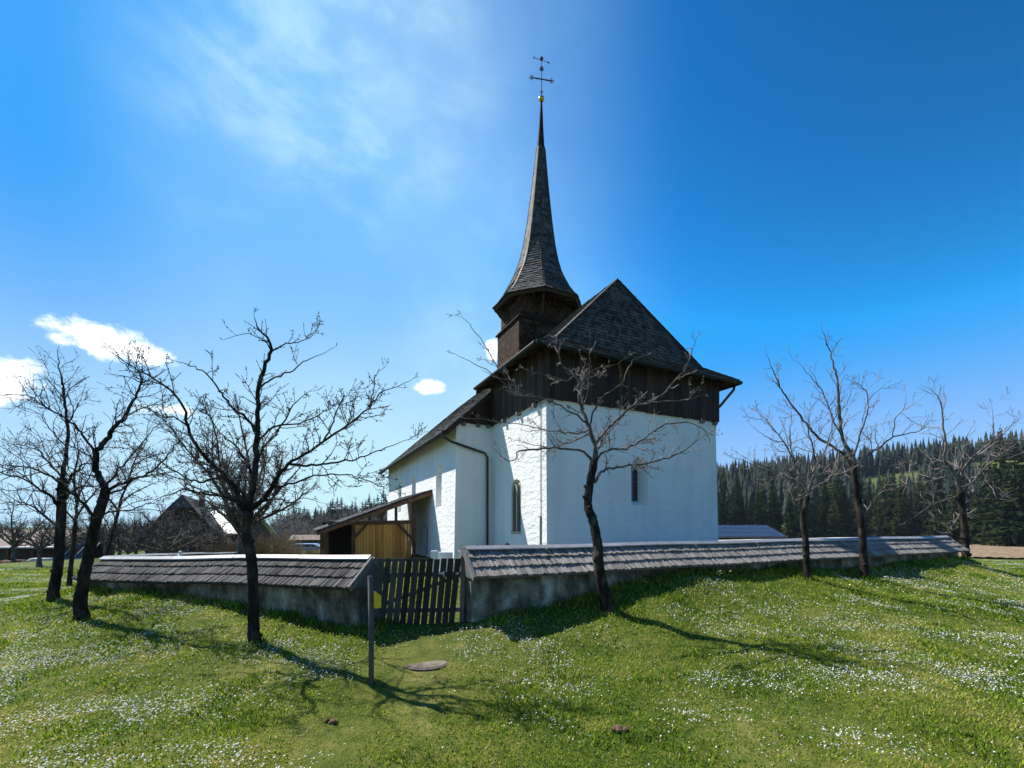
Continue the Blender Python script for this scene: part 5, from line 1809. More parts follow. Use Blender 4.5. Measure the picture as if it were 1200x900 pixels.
def gable_house(name, label, cat, loc, ang, w, d, hw, hr, over, mroof, mwall, hip=0.0, wins=(), door=None, chimney=True, posts=0):
    """gable end faces -n; w across the gable, d deep"""
    T = frame_xy(loc, ang)
    root = thing(name, label, cat, loc)
    mb = MB()
    sl = (hr - hw) / (w / 2)
    mb.add([T(-w / 2, 0, -1), T(w / 2, 0, -1), T(w / 2, 0, hw), T(0, 0, hr - 0.1), T(-w / 2, 0, hw), T(-w / 2, d, -1), T(w / 2, d, -1), T(w / 2, d, hw), T(0, d, hr - 0.1), T(-w / 2, d, hw)],
           [(0, 1, 2, 3, 4), (9, 8, 7, 6, 5), (0, 4, 9, 5), (1, 6, 7, 2), (0, 5, 6, 1)])
    build('wall', mb, mwall, root)
    rm = MB()
    eo = w / 2 + over
    ez = hw - over * sl
    for s in (-1, 1):
        if hip:
            hx = (w / 2) * hip; hz = hr - hx * sl
            q = [T(s * eo, -over, ez), T(s * eo, d + over, ez), T(0, d + over, hr), T(0, -over + hx * 0.9, hr), T(s * hx, -over, hz)]
            q = q if s < 0 else q
            slab(rm, [p + Z * 0.16 for p in (q[::-1] if s < 0 else q)], 0.16, 0.5)
        else:
            q = [T(s * eo, -over, ez), T(s * eo, d + over, ez), T(0, d + over, hr), T(0, -over, hr)]
            slab(rm, [p + Z * 0.16 for p in (q[::-1] if s < 0 else q)], 0.16, 0.5)
    if hip:
        hx = (w / 2) * hip; hz = hr - hx * sl
        slab(rm, [T(-hx, -over, hz) + Z * 0.16, T(hx, -over, hz) + Z * 0.16, T(0, -over + hx * 0.9, hr) + Z * 0.165], 0.16, 0.5)
    rf_ = build('roof', rm, mroof, root)
    if chimney:
        c = MB(); c.box(T(w * 0.12, d * 0.5, hr - 1.2), T(0.7, 0, 0) - T(0, 0, 0), T(0, 0.7, 0) - T(0, 0, 0), Z * 2.0)
        build('chimney', c, M_OLD, rf_)
    for (x, z, ww, hh) in wins:
        f = MB()
        f.box(T(x - ww / 2 - 0.08, -0.06, z - 0.08), T(ww + 0.16, 0, 0) - T(0, 0, 0), T(0, 0.08, 0) - T(0, 0, 0), Z * (hh + 0.16))
        fo_ = build('window', f, M_BRIGHT, root)
        g = MB()
        for i in (0, 1):
            g.box(T(x - ww / 2 + i * (ww / 2 + 0.02), -0.075, z), T(ww / 2 - 0.03, 0, 0) - T(0, 0, 0), T(0, 0.02, 0) - T(0, 0, 0), Z * hh)
        build('pane', g, M_GLASS, fo_)
    if door:
        x, ww, hh = door
        g = MB(); g.box(T(x, -0.05, -0.5), T(ww, 0, 0) - T(0, 0, 0), T(0, 0.08, 0) - T(0, 0, 0), Z * (hh + 0.5))
        build('door', g, M_BEAM, root)
    return root


# big farmhouse with half-hipped roof
fl = on(214, 58); fl[2] = g1(fl[0], fl[1])
gable_house('farmhouse', 'big old farmhouse with a broad grey half-hipped roof behind the orchard', 'farmhouse', fl, 0.50, 7.6, 15, 3.2, 8.2, 1.4, M_GREYROOF, M_DKWOOD, 0.32,
            ((-2.6, 1.0, 1.1, 1.3), (0, 1.0, 1.1, 1.3), (2.6, 1.0, 1.1, 1.3), (-1.3, 3.9, 0.9, 1.0), (1.3, 3.9, 0.9, 1.0)))
bl_ = on(255, 70)
T_ = frame_xy(bl_, 0.05)
br = thing('barn', 'barn with a bright white sunlit sheet roof, right of the grey farmhouse', 'barn', bl_)
mb = MB()
ez_ = (615 - 625) / F * 70; rz_ = (615 - 598) / F * 70
mb.box(T_(-3.4, 0, -2), T_(6.6, 0, 0) - T_(0, 0, 0), T_(0, 10, 0) - T_(0, 0, 0), Z * (ez_ - bl_[2] + 2.0))
build('wall', mb, M_DKWOOD, br)
mb = MB()
zz0 = ez_ - bl_[2]; zz1 = rz_ - bl_[2]
ge = MB()
for gx in (-3.4, 3.2):
    ge.add([T_(gx, 0, zz0), T_(gx, 10, zz0), T_(gx * (1 if gx < 0 else 0.87), 5, zz1 - 0.1), T_(gx - 0.1, 0, zz0), T_(gx - 0.1, 10, zz0), T_(gx * (1 if gx < 0 else 0.87) - 0.1, 5, zz1 - 0.1)], [(0, 1, 2), (5, 4, 3), (0, 2, 5, 3), (1, 4, 5, 2)])
build('gable', ge, M_DKWOOD, br)
slab(mb, [T_(-4, -0.9, zz0), T_(3.9, -0.9, zz0), T_(3.3, 5, zz1), T_(-4, 5, zz1)], 0.18)
slab(mb, [T_(-4, 5.0, zz1), T_(3.3, 5.0, zz1), T_(3.9, 11, zz0), T_(-4, 11, zz0)], 0.18)
build('roof', mb, M_BRIGHT, br)
mb = MB(); mb.box(T_(1.2, -0.06, -0.5), T_(2.6, 0, 0) - T_(0, 0, 0), T_(0, 0.1, 0) - T_(0, 0, 0), Z * 2.6)
build('door', mb, M_BEAM, br)
# small barn with reddish roof behind the van
sl_ = on(354, 92)
sb = thing('small_barn', 'small dark wooden barn with a faded red-brown roof, left of the van', 'barn', sl_)
T_ = frame_xy(sl_, 0.12)
ez_ = (615 - 632) / F * 92 - sl_[2]; rz_ = (615 - 627) / F * 92 - sl_[2]
mb = MB(); mb.box(T_(-2.2, 0, -1), T_(5.4, 0, 0) - T_(0, 0, 0), T_(0, 4, 0) - T_(0, 0, 0), Z * (ez_ + 1.0))
mb.add([T_(3.2, 0, ez_), T_(3.2, 4, ez_), T_(3.2, 2, rz_ - 0.1)], [(0, 1, 2)])
build('wall', mb, M_DKWOOD, sb)
mb = MB()
slab(mb, [T_(-2.6, -0.5, ez_ - 0.1), T_(3.6, -0.5, ez_ - 0.1), T_(3.4, 2, rz_), T_(-2.6, 2, rz_)], 0.1)
slab(mb, [T_(-2.6, 2, rz_), T_(3.4, 2, rz_), T_(3.6, 4.5, ez_ - 0.1), T_(-2.6, 4.5, ez_ - 0.1)], 0.1)
build('roof', mb, M_TILE, sb)
# solar barn behind the wall on the right
so2 = on(885, 62)
sob = thing('solar_barn', 'low barn roofed with dark blue solar panels behind the right wall', 'barn', so2)
T_ = frame_xy(so2, 0.10)
rz_ = (615 - 615.5) / F * 66 - so2[2]; ez_ = (615 - 629.5) / F * 62 - so2[2]
mb = MB(); mb.box(T_(-8.2, 0.4, -1), T_(12.6, 0, 0) - T_(0, 0, 0), T_(0, 8, 0) - T_(0, 0, 0), Z * (ez_ + 0.9))
mb.add([T_(4.4, 0.4, ez_ - 0.1), T_(4.4, 8.4, ez_ - 0.1), T_(4.4, 4.4, rz_ - 0.15)], [(0, 1, 2)])
build('wall', mb, M_DKWOOD, sob)
mb = MB()
slab(mb, [T_(-8.6, 0, ez_), T_(4.9, 0, ez_), T_(4.9, 4.4, rz_), T_(-8.6, 4.4, rz_)], 0.16)
slab(mb, [T_(-8.6, 4.4, rz_), T_(4.9, 4.4, rz_), T_(4.9, 8.8, ez_), T_(-8.6, 8.8, ez_)], 0.16)
srf = build('roof', mb, M_GREYROOF, sob)
m_, t_, p_ = mat('solar_cells', 0.22, 0.6)
t_.set(p_.inputs['Base Color'], t_.ramp(t_.noise(coords(t_), 2), [(0.3, (0.018, 0.024, 0.038)), (0.7, (0.04, 0.048, 0.068))]))
for i in range(11):
    for j in range(3):
        a0 = -8.4 + i * 1.2; 
        f0, f1 = 0.03 + j * 0.32, 0.03 + j * 0.32 + 0.305
        q = [T_(a0, 4.4 * f0, ez_ + (rz_ - ez_) * f0 + 0.06), T_(a0 + 1.15, 4.4 * f0, ez_ + (rz_ - ez_) * f0 + 0.06), T_(a0 + 1.15, 4.4 * f1, ez_ + (rz_ - ez_) * f1 + 0.06), T_(a0, 4.4 * f1, ez_ + (rz_ - ez_) * f1 + 0.06)]
        mb = MB(); slab(mb, q, 0.035)
        build('solar_panel', mb, m_, srf)
# long farm shed at the left edge
fs_ = on(30, 44); fs_[2] = g1(fs_[0], fs_[1])
fsd = thing('farm_shed', 'long low open-fronted farm shed with a brown tiled roof at the left edge', 'shed', fs_)
T_ = frame_xy(fs_, 0.06)
zb = fs_[2]
ez_ = (615 - 640.5) / F * 44 - zb; rz_ = (615 - 621) / F * 47 - zb
mb = MB()
slab(mb, [T_(-9, -0.7, ez_), T_(3.6, -0.7, ez_), T_(3.6, 3.2, rz_), T_(-9, 3.2, rz_)], 0.12)
slab(mb, [T_(-9, 3.2, rz_), T_(3.6, 3.2, rz_), T_(3.6, 7, ez_), T_(-9, 7, ez_)], 0.12)
rf_ = build('roof', mb, M_TILE, fsd)
mb = MB(); mb.tube([T_(-9, -0.78, ez_ - 0.05), T_(3.7, -0.78, ez_ - 0.05)], [0.08, 0.08], 8)
build('gutter', mb, M_BRIGHT, rf_)
mb = MB(); mb.box(T_(-8.8, 5.8, -1), T_(12.2, 0, 0) - T_(0, 0, 0), T_(0, 0.2, 0) - T_(0, 0, 0), Z * (ez_ + 1.3))
mb.box(T_(3.2, 0, -1), T_(0.2, 0, 0) - T_(0, 0, 0), T_(0, 6, 0) - T_(0, 0, 0), Z * (ez_ + 1.0))
build('wall', mb, M_DKWOOD, fsd)
for x in (-8.6, -6.2, -3.9, -1.6, 0.7, 3.2):
    mb = MB(); mb.beam(T_(x, 0, -1), T_(x, 0, ez_ + 0.2), 0.2, 0.2, up=(0, 1, 0)); build('post', mb, M_BEAM, fsd)
mb = MB()
for z_ in (0.55, 0.95):
    mb.beam(T_(-8.6, 0.12, z_), T_(3.2, 0.12, z_), 0.05, 0.14)
build('rail', mb, M_DKWOOD, fsd)
# glazed lean-to frame beside the shed
gl = on(92, 41.5)
T_ = frame_xy(gl, 0.15)
gf = thing('glazed_leanto', 'slanting glazed lean-to with pale frame beside the long shed', 'greenhouse', gl)
mb = MB()
hh = 1.75
slab(mb, [T_(-1.5, 0, 0.0), T_(0.7, -0.2, 0.0), T_(1.2, 1.2, hh), T_(-0.9, 1.4, hh)], 0.04)
build('pane', mb, M_GLASS, gf)
mb = MB()
for a, b in (((0.7, -0.2, 0), (1.2, 1.2, hh)), ((-0.9, 1.4, hh), (1.25, 1.2, hh)), ((-1.5, 0, 0), (-0.9, 1.4, hh)), ((-0.4, -0.1, 0), (0.15, 1.3, hh)), ((-1.5, 0, 0), (0.7, -0.2, 0))):
    mb.beam(T_(*a) + Z * 0.03, T_(*b) + Z * 0.03, 0.07, 0.07)
build('frame', mb, M_LATCH, gf)
mb = MB(); mb.box(T_(-1.4, 1.3, -0.4), T_(2.5, 0, 0) - T_(0, 0, 0), T_(0, 1.6, 0) - T_(0, 0, 0), Z * (hh + 0.3))
build('wall', mb, M_DKWOOD, gf)
# heaps and boards before the shed
for k, (px, Y, w, h_, m_, lab) in enumerate(((6, 41, 1.6, 0.42, M_CLOD, 'low heap of dark earth before the farm shed, near the left edge'), (22, 40.5, 1.5, 0.36, M_CLOD, 'rounded heap of earth before the farm shed, the right one of two'))):
    p = on(px, Y)
    mb = MB()
    nn_ = 14
    for i in range(22):
        a = rs.uniform(0, 6.28); r_ = rs.uniform(0, 1) ** 0.6
        c = p + np.array([math.cos(a) * r_ * w * 0.55, math.sin(a) * r_ * w * 0.35, h_ * (1 - r_) * 0.75])
        s = rs.uniform(0.16, 0.34)
        mb.lathe(c, [(s * 0.6, -s * 0.8), (s * rs.uniform(0.85, 1.1), -s * 0.1), (s * 0.7, s * 0.4), (s * 0.2, s * 0.65)], 7)
    o = build('earth_heap', mb, m_, base=p); tag(o, lab, 'earth heap')
p = on(47, 40.5)
bst = thing('board_stack', 'pale boards stacked flat on the ground before the farm shed', 'boards', p)
for i in range(3):
    mb = MB(); mb.box(p + np.array([-1.0 + i * 0.15, -0.3, 0.05 + i * 0.09]), (2.1 - i * 0.2, 0.05, 0), (0, 0.6, 0), (0, 0, 0.07)); build('board', mb, M_BRIGHT, bst)

# blue van
vp = on(363, 58.0)
van = thing('van', 'light blue van parked on the track between the hedge and the small barn', 'van', vp)
zt = (615 - 637) / F * 58.0 - vp[2]
m_, t_, p_ = mat('blue_car_paint', 0.35, 0.5)
t_.set(p_.inputs['Base Color'], t_.ramp(t_.noise(coords(t_), 1.0), [(0.3, (0.16, 0.28, 0.50)), (0.7, (0.22, 0.36, 0.60))]))
T_ = frame_xy(vp, 0.1)
sc_ = zt / 1.9
prof = [(-2.15, 0.35), (2.15, 0.35), (2.2, 0.75), (2.1, 1.0), (1.45, 1.12), (0.85, 1.82), (0.5, 1.9), (-1.7, 1.9), (-2.05, 1.75), (-2.2, 1.0)]
mb = MB()
n_ = len(prof)
mb.add([T_(x, -0.85, z * sc_) for x, z in prof] + [T_(x, 0.85, z * sc_) for x, z in prof], [tuple(range(n_)), tuple(range(n_, 2 * n_))[::-1]] + [(i, n_ + i, n_ + (i + 1) % n_, (i + 1) % n_) for i in range(n_)])
build('body', mb, m_, van)
for (x0, x1, x2, x3) in ((-1.95, -0.75, -0.75, -1.8), (-0.65, 0.35, 0.35, -0.65), (0.45, 1.25, 0.72, 0.45)):
    mb = MB()
    for y in (-0.87, 0.85):
        slab(mb, [T_(x0, y, 1.15 * sc_), T_(x1, y, 1.15 * sc_), T_(x1 if x2 == x1 else x2, y, 1.72 * sc_), T_(x3, y, 1.72 * sc_)], 0.001)
        mb.add([T_(x0, y, 1.15 * sc_), T_(x1, y, 1.15 * sc_), T_(x2, y, 1.72 * sc_), T_(x3, y, 1.72 * sc_), T_(x0, y + 0.02, 1.15 * sc_), T_(x1, y + 0.02, 1.15 * sc_), T_(x2, y + 0.02, 1.72 * sc_), T_(x3, y + 0.02, 1.72 * sc_)], [(0, 1, 2, 3), (7, 6, 5, 4), (0, 3, 7, 4), (1, 5, 6, 2), (3, 2, 6, 7), (0, 4, 5, 1)])
    build('side_window', mb, M_GLASS, van)
mb = MB(); slab(mb, [T_(1.46, -0.75, 1.14 * sc_), T_(1.46, 0.75, 1.14 * sc_), T_(0.90, 0.7, 1.80 * sc_), T_(0.90, -0.7, 1.80 * sc_)], 0.02)
build('windscreen', mb, M_GLASS, van)
for x in (-1.35, 1.4):
    for y in (-0.86, 0.66):
        mb = MB(); mb.tube([T_(x, y, 0.33), T_(x, y + 0.2, 0.33)], [0.33, 0.33], 16)
        w_ = build('wheel', mb, M_BLACK, van)
        mb = MB(); mb.tube([T_(x, y - 0.012, 0.33), T_(x, y + 0.212, 0.33)], [0.19, 0.19], 12); build('rim', mb, M_LATCH, w_)
mb = MB(); mb.box(T_(2.16, -0.7, 0.7 * sc_), T_(0.06, 0, 0) - T_(0, 0, 0), T_(0, 0.3, 0) - T_(0, 0, 0), Z * 0.16); build('headlight', mb, M_BRIGHT, van)
mb = MB(); mb.box(T_(2.16, 0.4, 0.7 * sc_), T_(0.06, 0, 0) - T_(0, 0, 0), T_(0, 0.3, 0) - T_(0, 0, 0), Z * 0.16); build('headlight', mb, M_BRIGHT, van)


# dry hedge bushes beyond the left wall
def bush(label, loc, w, d, h, seed, n=420, m=M_BRUSH, name='dry_bush'):
    rg_ = np.random.default_rng(seed)
    loc = np.asarray(loc, float)
    mb = MB()
    for i in range(n):
        a = rg_.uniform(0, 6.28); r_ = math.sqrt(rg_.uniform())
        p = loc + np.array([math.cos(a) * r_ * w * 0.35, math.sin(a) * r_ * d * 0.35, -0.1])
        e = unit(np.array([math.cos(a) * r_ * 0.7 + rg_.normal(0, 0.25), math.sin(a) * r_ * 0.7 + rg_.normal(0, 0.25), 1.0]))
        L = h * rg_.uniform(0.5, 1.1) * (1.1 - 0.35 * r_)
        q1 = p + e * L * 0.5 + rg_.normal(0, 0.04, 3); q2 = p + e * L + rg_.normal(0, 0.12, 3)
        t = float(np.clip(rg_.normal(0.5, 0.22), 0, 1))
        mb.tube([p, q1, q2], [0.014, 0.010, 0.004], 3, t, cap=False)
        for k in range(3):
            f = rg_.uniform(0.3, 0.95); b = p + (q2 - p) * f
            e2 = unit(e + rg_.normal(0, 0.5, 3)); l = L * rg_.uniform(0.12, 0.35)
            mb.tube([b, b + e2 * l], [0.009, 0.003], 3, t, cap=False)
    root = thing(name, label, 'bush', loc)
    build('stems', mb, m, root)
    return root


bush('dry yellowish bush beyond the wall below the bright barn roof', on(262, 33), 2.6, 2.0, 2.1, 41)
bush('wide straw-coloured bush just left of the spreading fruit tree trunk', on(285, 31), 2.6, 2.2, 2.5, 42)
bush('dense dry bush right of the spreading fruit tree trunk', on(318, 31), 3.0, 2.2, 2.7, 43)
bush('low tawny hedge clump in front of the van', on(348, 34), 3.4, 1.6, 1.45, 44)
bush('low tawny hedge clump between the van and the side porch', on(372, 35), 2.6, 1.4, 1.15, 45)
bush('thin dry bush at the bend of the farmhouse roof foot', on(245, 37), 2.2, 1.8, 1.9, 46, 300)

# graves in the churchyard
def grave(name, label, loc, w, h, m, kind):
    loc = np.asarray(loc, float)
    root = thing(name, label, 'gravestone', loc)
    mb = MB(); mb.box(loc + np.array([-w * 0.65, -0.14, -0.2]), (w * 1.3, 0, 0), (0, 0.32, 0), (0, 0, 0.34)); build('plinth', mb, M_STONE, root)
    mb = MB()
    pts = [(-w / 2, 0.14), (w / 2, 0.14), (w / 2, h * 0.8)] + ([(w * 0.3, h * 0.95), (0, h), (-w * 0.3, h * 0.95)] if kind == 'round' else [(w * 0.5, h)]) + ([(-w / 2, h)] if kind != 'round' else []) + [(-w / 2, h * 0.8)]
    n = len(pts)
    mb.add([loc + np.array([x, -0.07, z]) for x, z in pts] + [loc + np.array([x, 0.09, z]) for x, z in pts], [tuple(range(n)), tuple(range(n, 2 * n))[::-1]] + [(i, n + i, n + (i + 1) % n, (i + 1) % n) for i in range(n)])
    build('stone', mb, m, root)
    return root


M_GRAN = mat_noise('red_granite', [(0.3, (0.10, 0.035, 0.03)), (0.7, (0.22, 0.09, 0.075))], 14, 0.4, 0.1, spec=0.5)
p = on(509, 13.2); grave('gravestone', 'narrow white gravestone behind the gate, leftmost of the white group', p, 0.20, (615 - 645.5) / F * 13.2 - p[2], M_WHITE, 'flat')
p = on(522, 13.6); grave('gravestone', 'broad white gravestone seen over the gate pickets', p, 0.42, (615 - 647) / F * 13.6 - p[2], M_WHITE, 'flat')
p = on(537, 12.6); grave('gravestone', 'slender pale gravestone behind the right end of the gate', p, 0.16, (615 - 645) / F * 12.6 - p[2], M_WHITE, 'round')
p = on(594.5, 13.0); grave('gravestone', 'red-brown gravestone peeking over the right wall below the twin lancet window', p, 0.22, (615 - 635.5) / F * 13.0 - p[2], M_GRAN, 'round')
p = on(250, 14.6); grave('gravestone', 'small white gravestone behind the left wall below the barn', p, 0.30, (615 - 651.5) / F * 14.6 - p[2], M_WHITE, 'round')
# framed white grave tablet and figure
p = on(198.5, 12.9)
tb_ = thing('grave_tablet', 'square white-framed grave tablet with a dark panel behind the left wall', 'gravestone', p)
zt = (615 - 651.5) / F * 12.9
w = 0.30
mb = MB()
o = np.array([p[0] - w / 2, p[1], zt - 0.36])
for a, b in (((0, 0, 0), (w, 0, 0)), ((0, 0, 0.33), (w, 0, 0.33)), ((0.02, 0, 0), (0.02, 0, 0.33)), ((w - 0.02, 0, 0), (w - 0.02, 0, 0.33))):
    mb.beam(o + np.array(a), o + np.array(b), 0.05, 0.05, up=(0, 1, 0))
mb.box(np.array([p[0] - w / 2, p[1] - 0.05, p[2] - 0.2]), (w, 0, 0), (0, 0.1, 0), (0, 0, zt - 0.36 - p[2] + 0.2))
build('frame', mb, M_WHITE, tb_)
mb = MB(); mb.box(o + np.array([0.03, -0.005, 0.03]), (w - 0.06, 0, 0), (0, 0.02, 0), (0, 0, 0.28)); build('panel', mb, M_GRAN if False else M_DKWOOD, tb_)
p = on(210.5, 12.9)
fg = thing('grave_figure', 'small white kneeling angel figure on a grave behind the left wall', 'grave figure', p)
zt = (615 - 645.8) / F * 12.9
b0 = np.array([p[0], p[1], zt - 0.36])
mb = MB(); mb.box(np.array([p[0] - 0.16, p[1] - 0.12, p[2] - 0.2]), (0.42, 0, 0), (0, 0.24, 0), (0, 0, b0[2] - p[2] + 0.2)); build('plinth', mb, M_WHITE, fg)
mb = MB()
mb.tube([b0, b0 + Z * 0.10, b0 + Z * 0.20 + np.array([0.01, 0, 0]), b0 + Z * 0.27 + np.array([0.02, 0, 0])], [0.11, 0.095, 0.06, 0.03], 10)
mb.tube([b0 + Z * 0.19 + np.array([-0.05, -0.03, 0]), b0 + Z * 0.15 + np.array([-0.01, -0.09, 0]), b0 + Z * 0.2 + np.array([0.02, -0.1, 0])], [0.025, 0.022, 0.015], 7)
mb.tube([b0 + Z * 0.02 + np.array([0.05, -0.02, 0]), b0 + Z * 0.04 + np.array([0.16, 0, 0]), b0 + Z * 0.03 + np.array([0.25, 0, 0])], [0.06, 0.05, 0.03], 8)
build('body', mb, M_WHITE, fg, True)
mb = MB(); c = b0 + Z * 0.315 + np.array([0.02, 0, 0])
mb.lathe(c, [(0.045 * math.sin(math.pi * (i + 0.3) / 8.6), -0.05 * math.cos(math.pi * (i + 0.3) / 8.6)) for i in range(9)], 10); build('head', mb, M_WHITE, fg, True)
mb = MB()
for s in (-1, 1):
    q = b0 + np.array([-0.06, 0.05 * s + 0.04, 0.12])
    slab(mb, [q, q + np.array([-0.10, 0.02 * s, 0.05]), q + np.array([-0.09, 0.03 * s, 0.17]), q + np.array([0.02, 0, 0.13])], 0.02)
build('wings', mb, M_WHITE, fg)

# ------------------------------------------------------------------ grass and flowers
def flowerfield(x, y):
    """how thick the white flowers stand"""
    a = fbm(x * 0.8, y, 0.55, 201, 3); b = fbm(x, y, 1.9, 233, 3)
    f = sstep(0.54, 0.70, a * 0.62 + b * 0.38 + 0.03)
    def blob(px, py, sx, sy, s):
        h = PATCH[(px, py)]
        return s * np.exp(-(((x - h[0]) / sx) ** 2 + ((y - h[1]) / sy) ** 2))
    for k in PATCHES:
        f = f + blob(*k) * (0.25 + 1.2 * sstep(0.42, 0.62, b))
    path = np.exp(-((x + 1.45 + 0.1 * (8 - y)) / 0.8) ** 2) * sstep(3.5, 5, y) * (y < 9.5)
    return np.clip(f, 0, 1.6) * (1 - 0.8 * path)


PATCHES = [(365, 785, 0.8, 0.4, 1.0), (860, 805, 0.7, 0.35, 1.1), (820, 835, 0.35, 0.25, 0.9), (1010, 800, 0.6, 0.35, 0.8), (640, 745, 1.1, 0.5, 0.6), (60, 860, 1.0, 0.5, 0.8), (180, 830, 1.0, 0.4, 0.8), (230, 760, 1.4, 0.7, 0.8),
           (130, 790, 1.0, 0.7, 0.6), (300, 720, 0.9, 0.5, 0.8), (1160, 790, 0.9, 0.5, 0.8), (1080, 730, 1.6, 0.9, 0.5), (1180, 700, 2.4, 2.0, 0.7), (940, 870, 1.0, 0.5, 0.6), (500, 850, 0.25, 0.2, 0.6), (140, 720, 2.0, 1.0, 0.6), (700, 800, 1.2, 0.4, 0.3)]
PATCH = {(k[0], k[1]): hit(k[0], k[1]) for k in PATCHES}


def scatter(n, ymin, ymax, p, seed, kx=1.42):
    """positions, thinner with distance: density ~ y**-p"""
    rg_ = np.random.default_rng(seed)
    u = rg_.random(n)
    e = 2 - p
    y = (ymin ** e + u * (ymax ** e - ymin ** e)) ** (1 / e) if abs(e) > 1e-6 else ymin * (ymax / ymin) ** u
    x = rg_.uniform(-1, 1, n) * (1.25 * y + 3.2)
    return x, y, rg_


def clear_of(x, y):
    q = poly_sd(x, y)
    ok = np.abs(q) > 0.33
    gap = (np.abs(x + 1.73) < 0.80) & (y > 7.6) & (y < 9.2)
    ok = ok | gap
    ok &= np.hypot(x - mh[0], y - mh[1]) > mhr + 0.005
    # not inside the church
    dx = x - C0[0]; dy = y - C0[1]
    v = dx * V[0] + dy * V[1]; u_ = dx * U[0] + dy * U[1]
    ok &= ~((v > -1.9) & (v < 10) & (u_ > -0.1) & (u_ < 21))
    ok &= ~((q < 0) & (y > 17))
    return ok


def grass():
    X, Y, T, H, Wd = [], [], [], [], []
    for n, y0, y1, p, hs, seed in ((760000, 2.6, 30, 1.25, 1.0, 11),):
        x, y, rg_ = scatter(n, y0, y1, p, seed)
        lush = fbm(x, y, 0.8, 301, 3); fine = fbm(x, y, 3.2, 331, 2)
        path = np.exp(-((x + 1.35 + 0.12 * (8 - y)) / 0.75) ** 2) * (y < 10)
        dens = 0.55 + 0.75 * sstep(0.36, 0.62, lush * 0.6 + fine * 0.4) - 0.25 * path
        q = poly_sd(x, y)
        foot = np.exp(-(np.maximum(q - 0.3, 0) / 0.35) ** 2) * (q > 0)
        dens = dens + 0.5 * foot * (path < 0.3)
        tb = np.zeros(n)
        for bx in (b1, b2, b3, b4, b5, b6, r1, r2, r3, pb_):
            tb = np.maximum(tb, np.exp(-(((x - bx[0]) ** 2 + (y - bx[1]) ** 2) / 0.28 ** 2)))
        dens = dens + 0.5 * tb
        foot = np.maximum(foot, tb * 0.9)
        k = (rg_.random(n) < dens) & clear_of(x, y)
        x, y, lush, fine, path, foot = x[k], y[k], lush[k], fine[k], path[k], foot[k]
        m = len(x)
        tuft = sstep(0.58, 0.75, fbm(x, y, 1.7, 351, 2))
        h = rg_.uniform(0.018, 0.042, m) * (0.7 + 0.6 * lush + 0.7 * tuft) * (1 - 0.5 * path) + foot * rg_.uniform(0.01, 0.11, m) * (path < 0.3)
        h *= (1 + 0.012 * y)
        w = rg_.uniform(0.0035, 0.0065, m) * (0.55 + 0.13 * y)
        dry = sstep(0.50, 0.70, fbm(x, y, 0.9, 371, 3) * 0.7 + fbm(x, y, 5, 391, 2) * 0.3)
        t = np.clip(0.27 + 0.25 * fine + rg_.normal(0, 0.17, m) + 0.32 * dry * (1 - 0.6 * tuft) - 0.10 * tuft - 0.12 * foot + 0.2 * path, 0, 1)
        stray = rg_.random(m) < 0.05
        t = np.where(stray, rg_.uniform(0.75, 1.0, m), t)
        X.append(x); Y.append(y); T.append(t); H.append(h); Wd.append(w)
    x, y, t, h, w = map(np.concatenate, (X, Y, T, H, Wd))
    n = len(x)
    rg_ = np.random.default_rng(12)
    z = gz(x, y) - 0.006
    a = rg_.uniform(0, 6.28, n); b = rg_.uniform(0, 6.28, n)
    ln = rg_.uniform(0.25, 0.95, n) * h
    dx, dy = np.cos(a) * w, np.sin(a) * w
    lx, ly = np.cos(b) * ln, np.sin(b) * ln
    base = np.stack([x, y, z], -1)
    W_ = np.stack([dx, dy, np.zeros(n)], -1)
    mid = base + np.stack([lx * 0.35, ly * 0.35, h * 0.62], -1)
    tip = base + np.stack([lx, ly, h], -1)
    v = np.stack([base - W_, base + W_, mid + W_ * 0.8, mid - W_ * 0.8, tip], 1).reshape(-1, 3)
    o = (np.arange(n) * 5)[:, None]
    loops = np.concatenate([o + np.array([[0, 1, 2, 3]]), o + np.array([[3, 2, 4]])], 1)
    starts = (np.arange(n) * 7)[:, None] + np.array([[0, 4]])
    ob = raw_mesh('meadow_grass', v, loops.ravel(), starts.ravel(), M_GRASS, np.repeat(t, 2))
    tag(ob, 'short uneven meadow grass covering the bank around the churchyard wall', 'grass', kind='stuff')


grass()


def flowers():
    x, y, rg_ = scatter(470000, 2.6, 32, 1.2, 21)
    f = flowerfield(x, y)
    q = poly_sd(x, y)
    k = (rg_.random(len(x)) < f * 0.55 + 0.002) & clear_of(x, y) & (q > 0.4)
    x, y = x[k], y[k]
    n = len(x)
    z = gz(x, y) + rg_.uniform(0.018, 0.05, n)
    r = rg_.uniform(0.0065, 0.0135, n) * (0.85 + 0.03 * y)
    a = rg_.uniform(0, 6.28, n)
    tilt = rg_.normal(0, 0.45, (n, 2))
    P = 5
    vs = [np.stack([x, y, z], -1)]
    for j in range(P * 2):
        aa = a + j * math.pi / P
        rr_ = r * (1.0 if j % 2 == 0 else 0.42)
        cx, cy = np.cos(aa) * rr_, np.sin(aa) * rr_
        vs.append(np.stack([x + cx, y + cy, z + cx * tilt[:, 0] + cy * tilt[:, 1] + (0.35 * r if True else 0)], -1))
    v = np.stack(vs, 1).reshape(-1, 3)
    tri = np.array([(0, 1 + j, 1 + (j + 1) % (2 * P)) for j in range(2 * P)])
    f_ = ((np.arange(n) * (2 * P + 1))[:, None, None] + tri[None]).reshape(-1, 3)
    ob = raw_mesh('meadow_flowers', v, f_.ravel(), np.arange(len(f_)) * 3, M_FLOWER, np.repeat(rg_.random(n), 2 * P))
    tag(ob, 'thousands of tiny white spring flowers drifting across the meadow grass', 'flowers', kind='stuff')


flowers()


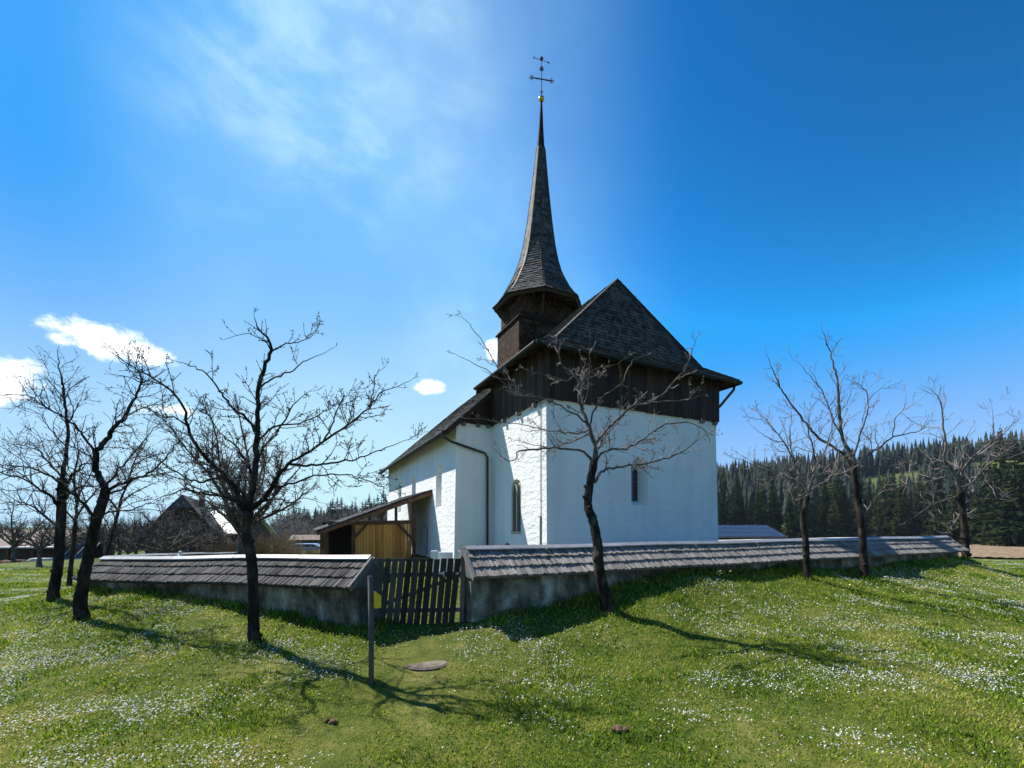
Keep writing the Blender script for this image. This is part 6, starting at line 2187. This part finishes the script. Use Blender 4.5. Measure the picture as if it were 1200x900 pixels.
def primrose(px, py, label, seed, n=26, w=0.16):
    rg_ = np.random.default_rng(seed)
    h = hit(px, py)
    root = thing('primrose_clump', label, 'flower clump', h)
    lf = MB(); fl_ = MB()
    for i in range(n):
        a = rg_.uniform(0, 6.28); d = np.array([math.cos(a), math.sin(a), 0]); s = np.array([-d[1], d[0], 0])
        L = rg_.uniform(0.06, 0.14)
        lf.add([h, h + d * L * 0.6 + s * 0.02 + Z * 0.05, h + d * L + Z * rg_.uniform(0.03, 0.1), h + d * L * 0.6 - s * 0.02 + Z * 0.05], [(0, 1, 2, 3)], float(rg_.uniform(0.1, 0.5)))
    for i in range(n):
        c = h + np.array([rg_.normal(0, w * 0.45), rg_.normal(0, w * 0.3), rg_.uniform(0.06, 0.17)])
        tl = rg_.normal(0, 0.5, 2)
        ring_ = [c + np.array([math.cos(j * 0.6283) * rr2, math.sin(j * 0.6283) * rr2, (math.cos(j * 0.6283) * tl[0] + math.sin(j * 0.6283) * tl[1]) * rr2]) for j in range(10) for rr2 in ((0.026 if j % 2 == 0 else 0.014),)]
        fl_.add([c] + ring_, [(0, 1 + j, 1 + (j + 1) % 10) for j in range(10)], float(rg_.uniform(0.2, 0.9)))
    build('leaves', lf, M_GRASS, root); build('blossoms', fl_, M_PRIM, root)


primrose(843, 677, 'clump of pale yellow primroses by the foot of the right wall', 5, 34, 0.2)
primrose(757, 688, 'small yellow primrose tuft near the trunk of the crooked tree', 6, 10, 0.1)
primrose(1004, 689, 'sparse yellow primroses between the two slim right-hand trees', 7, 9, 0.22)

# ------------------------------------------------------------------ thin spring air
hz, ht, hp = mat('air', 1.0)
ht.n.remove(hp)
vol = ht.node('ShaderNodeVolumePrincipled', {'Color': (0.62, 0.78, 1.0), 'Density': 0.00010, 'Anisotropy': 0.0})
ht.l.new(vol.outputs[0], hz.node_tree.nodes['Material Output'].inputs['Volume'])
mb = MB()
mb.box((-900, -60, -14), (2000, 0, 0), (0, 900, 0), (0, 0, 130))
o = build('haze', mb, hz)
tag(o, kind='stuff')
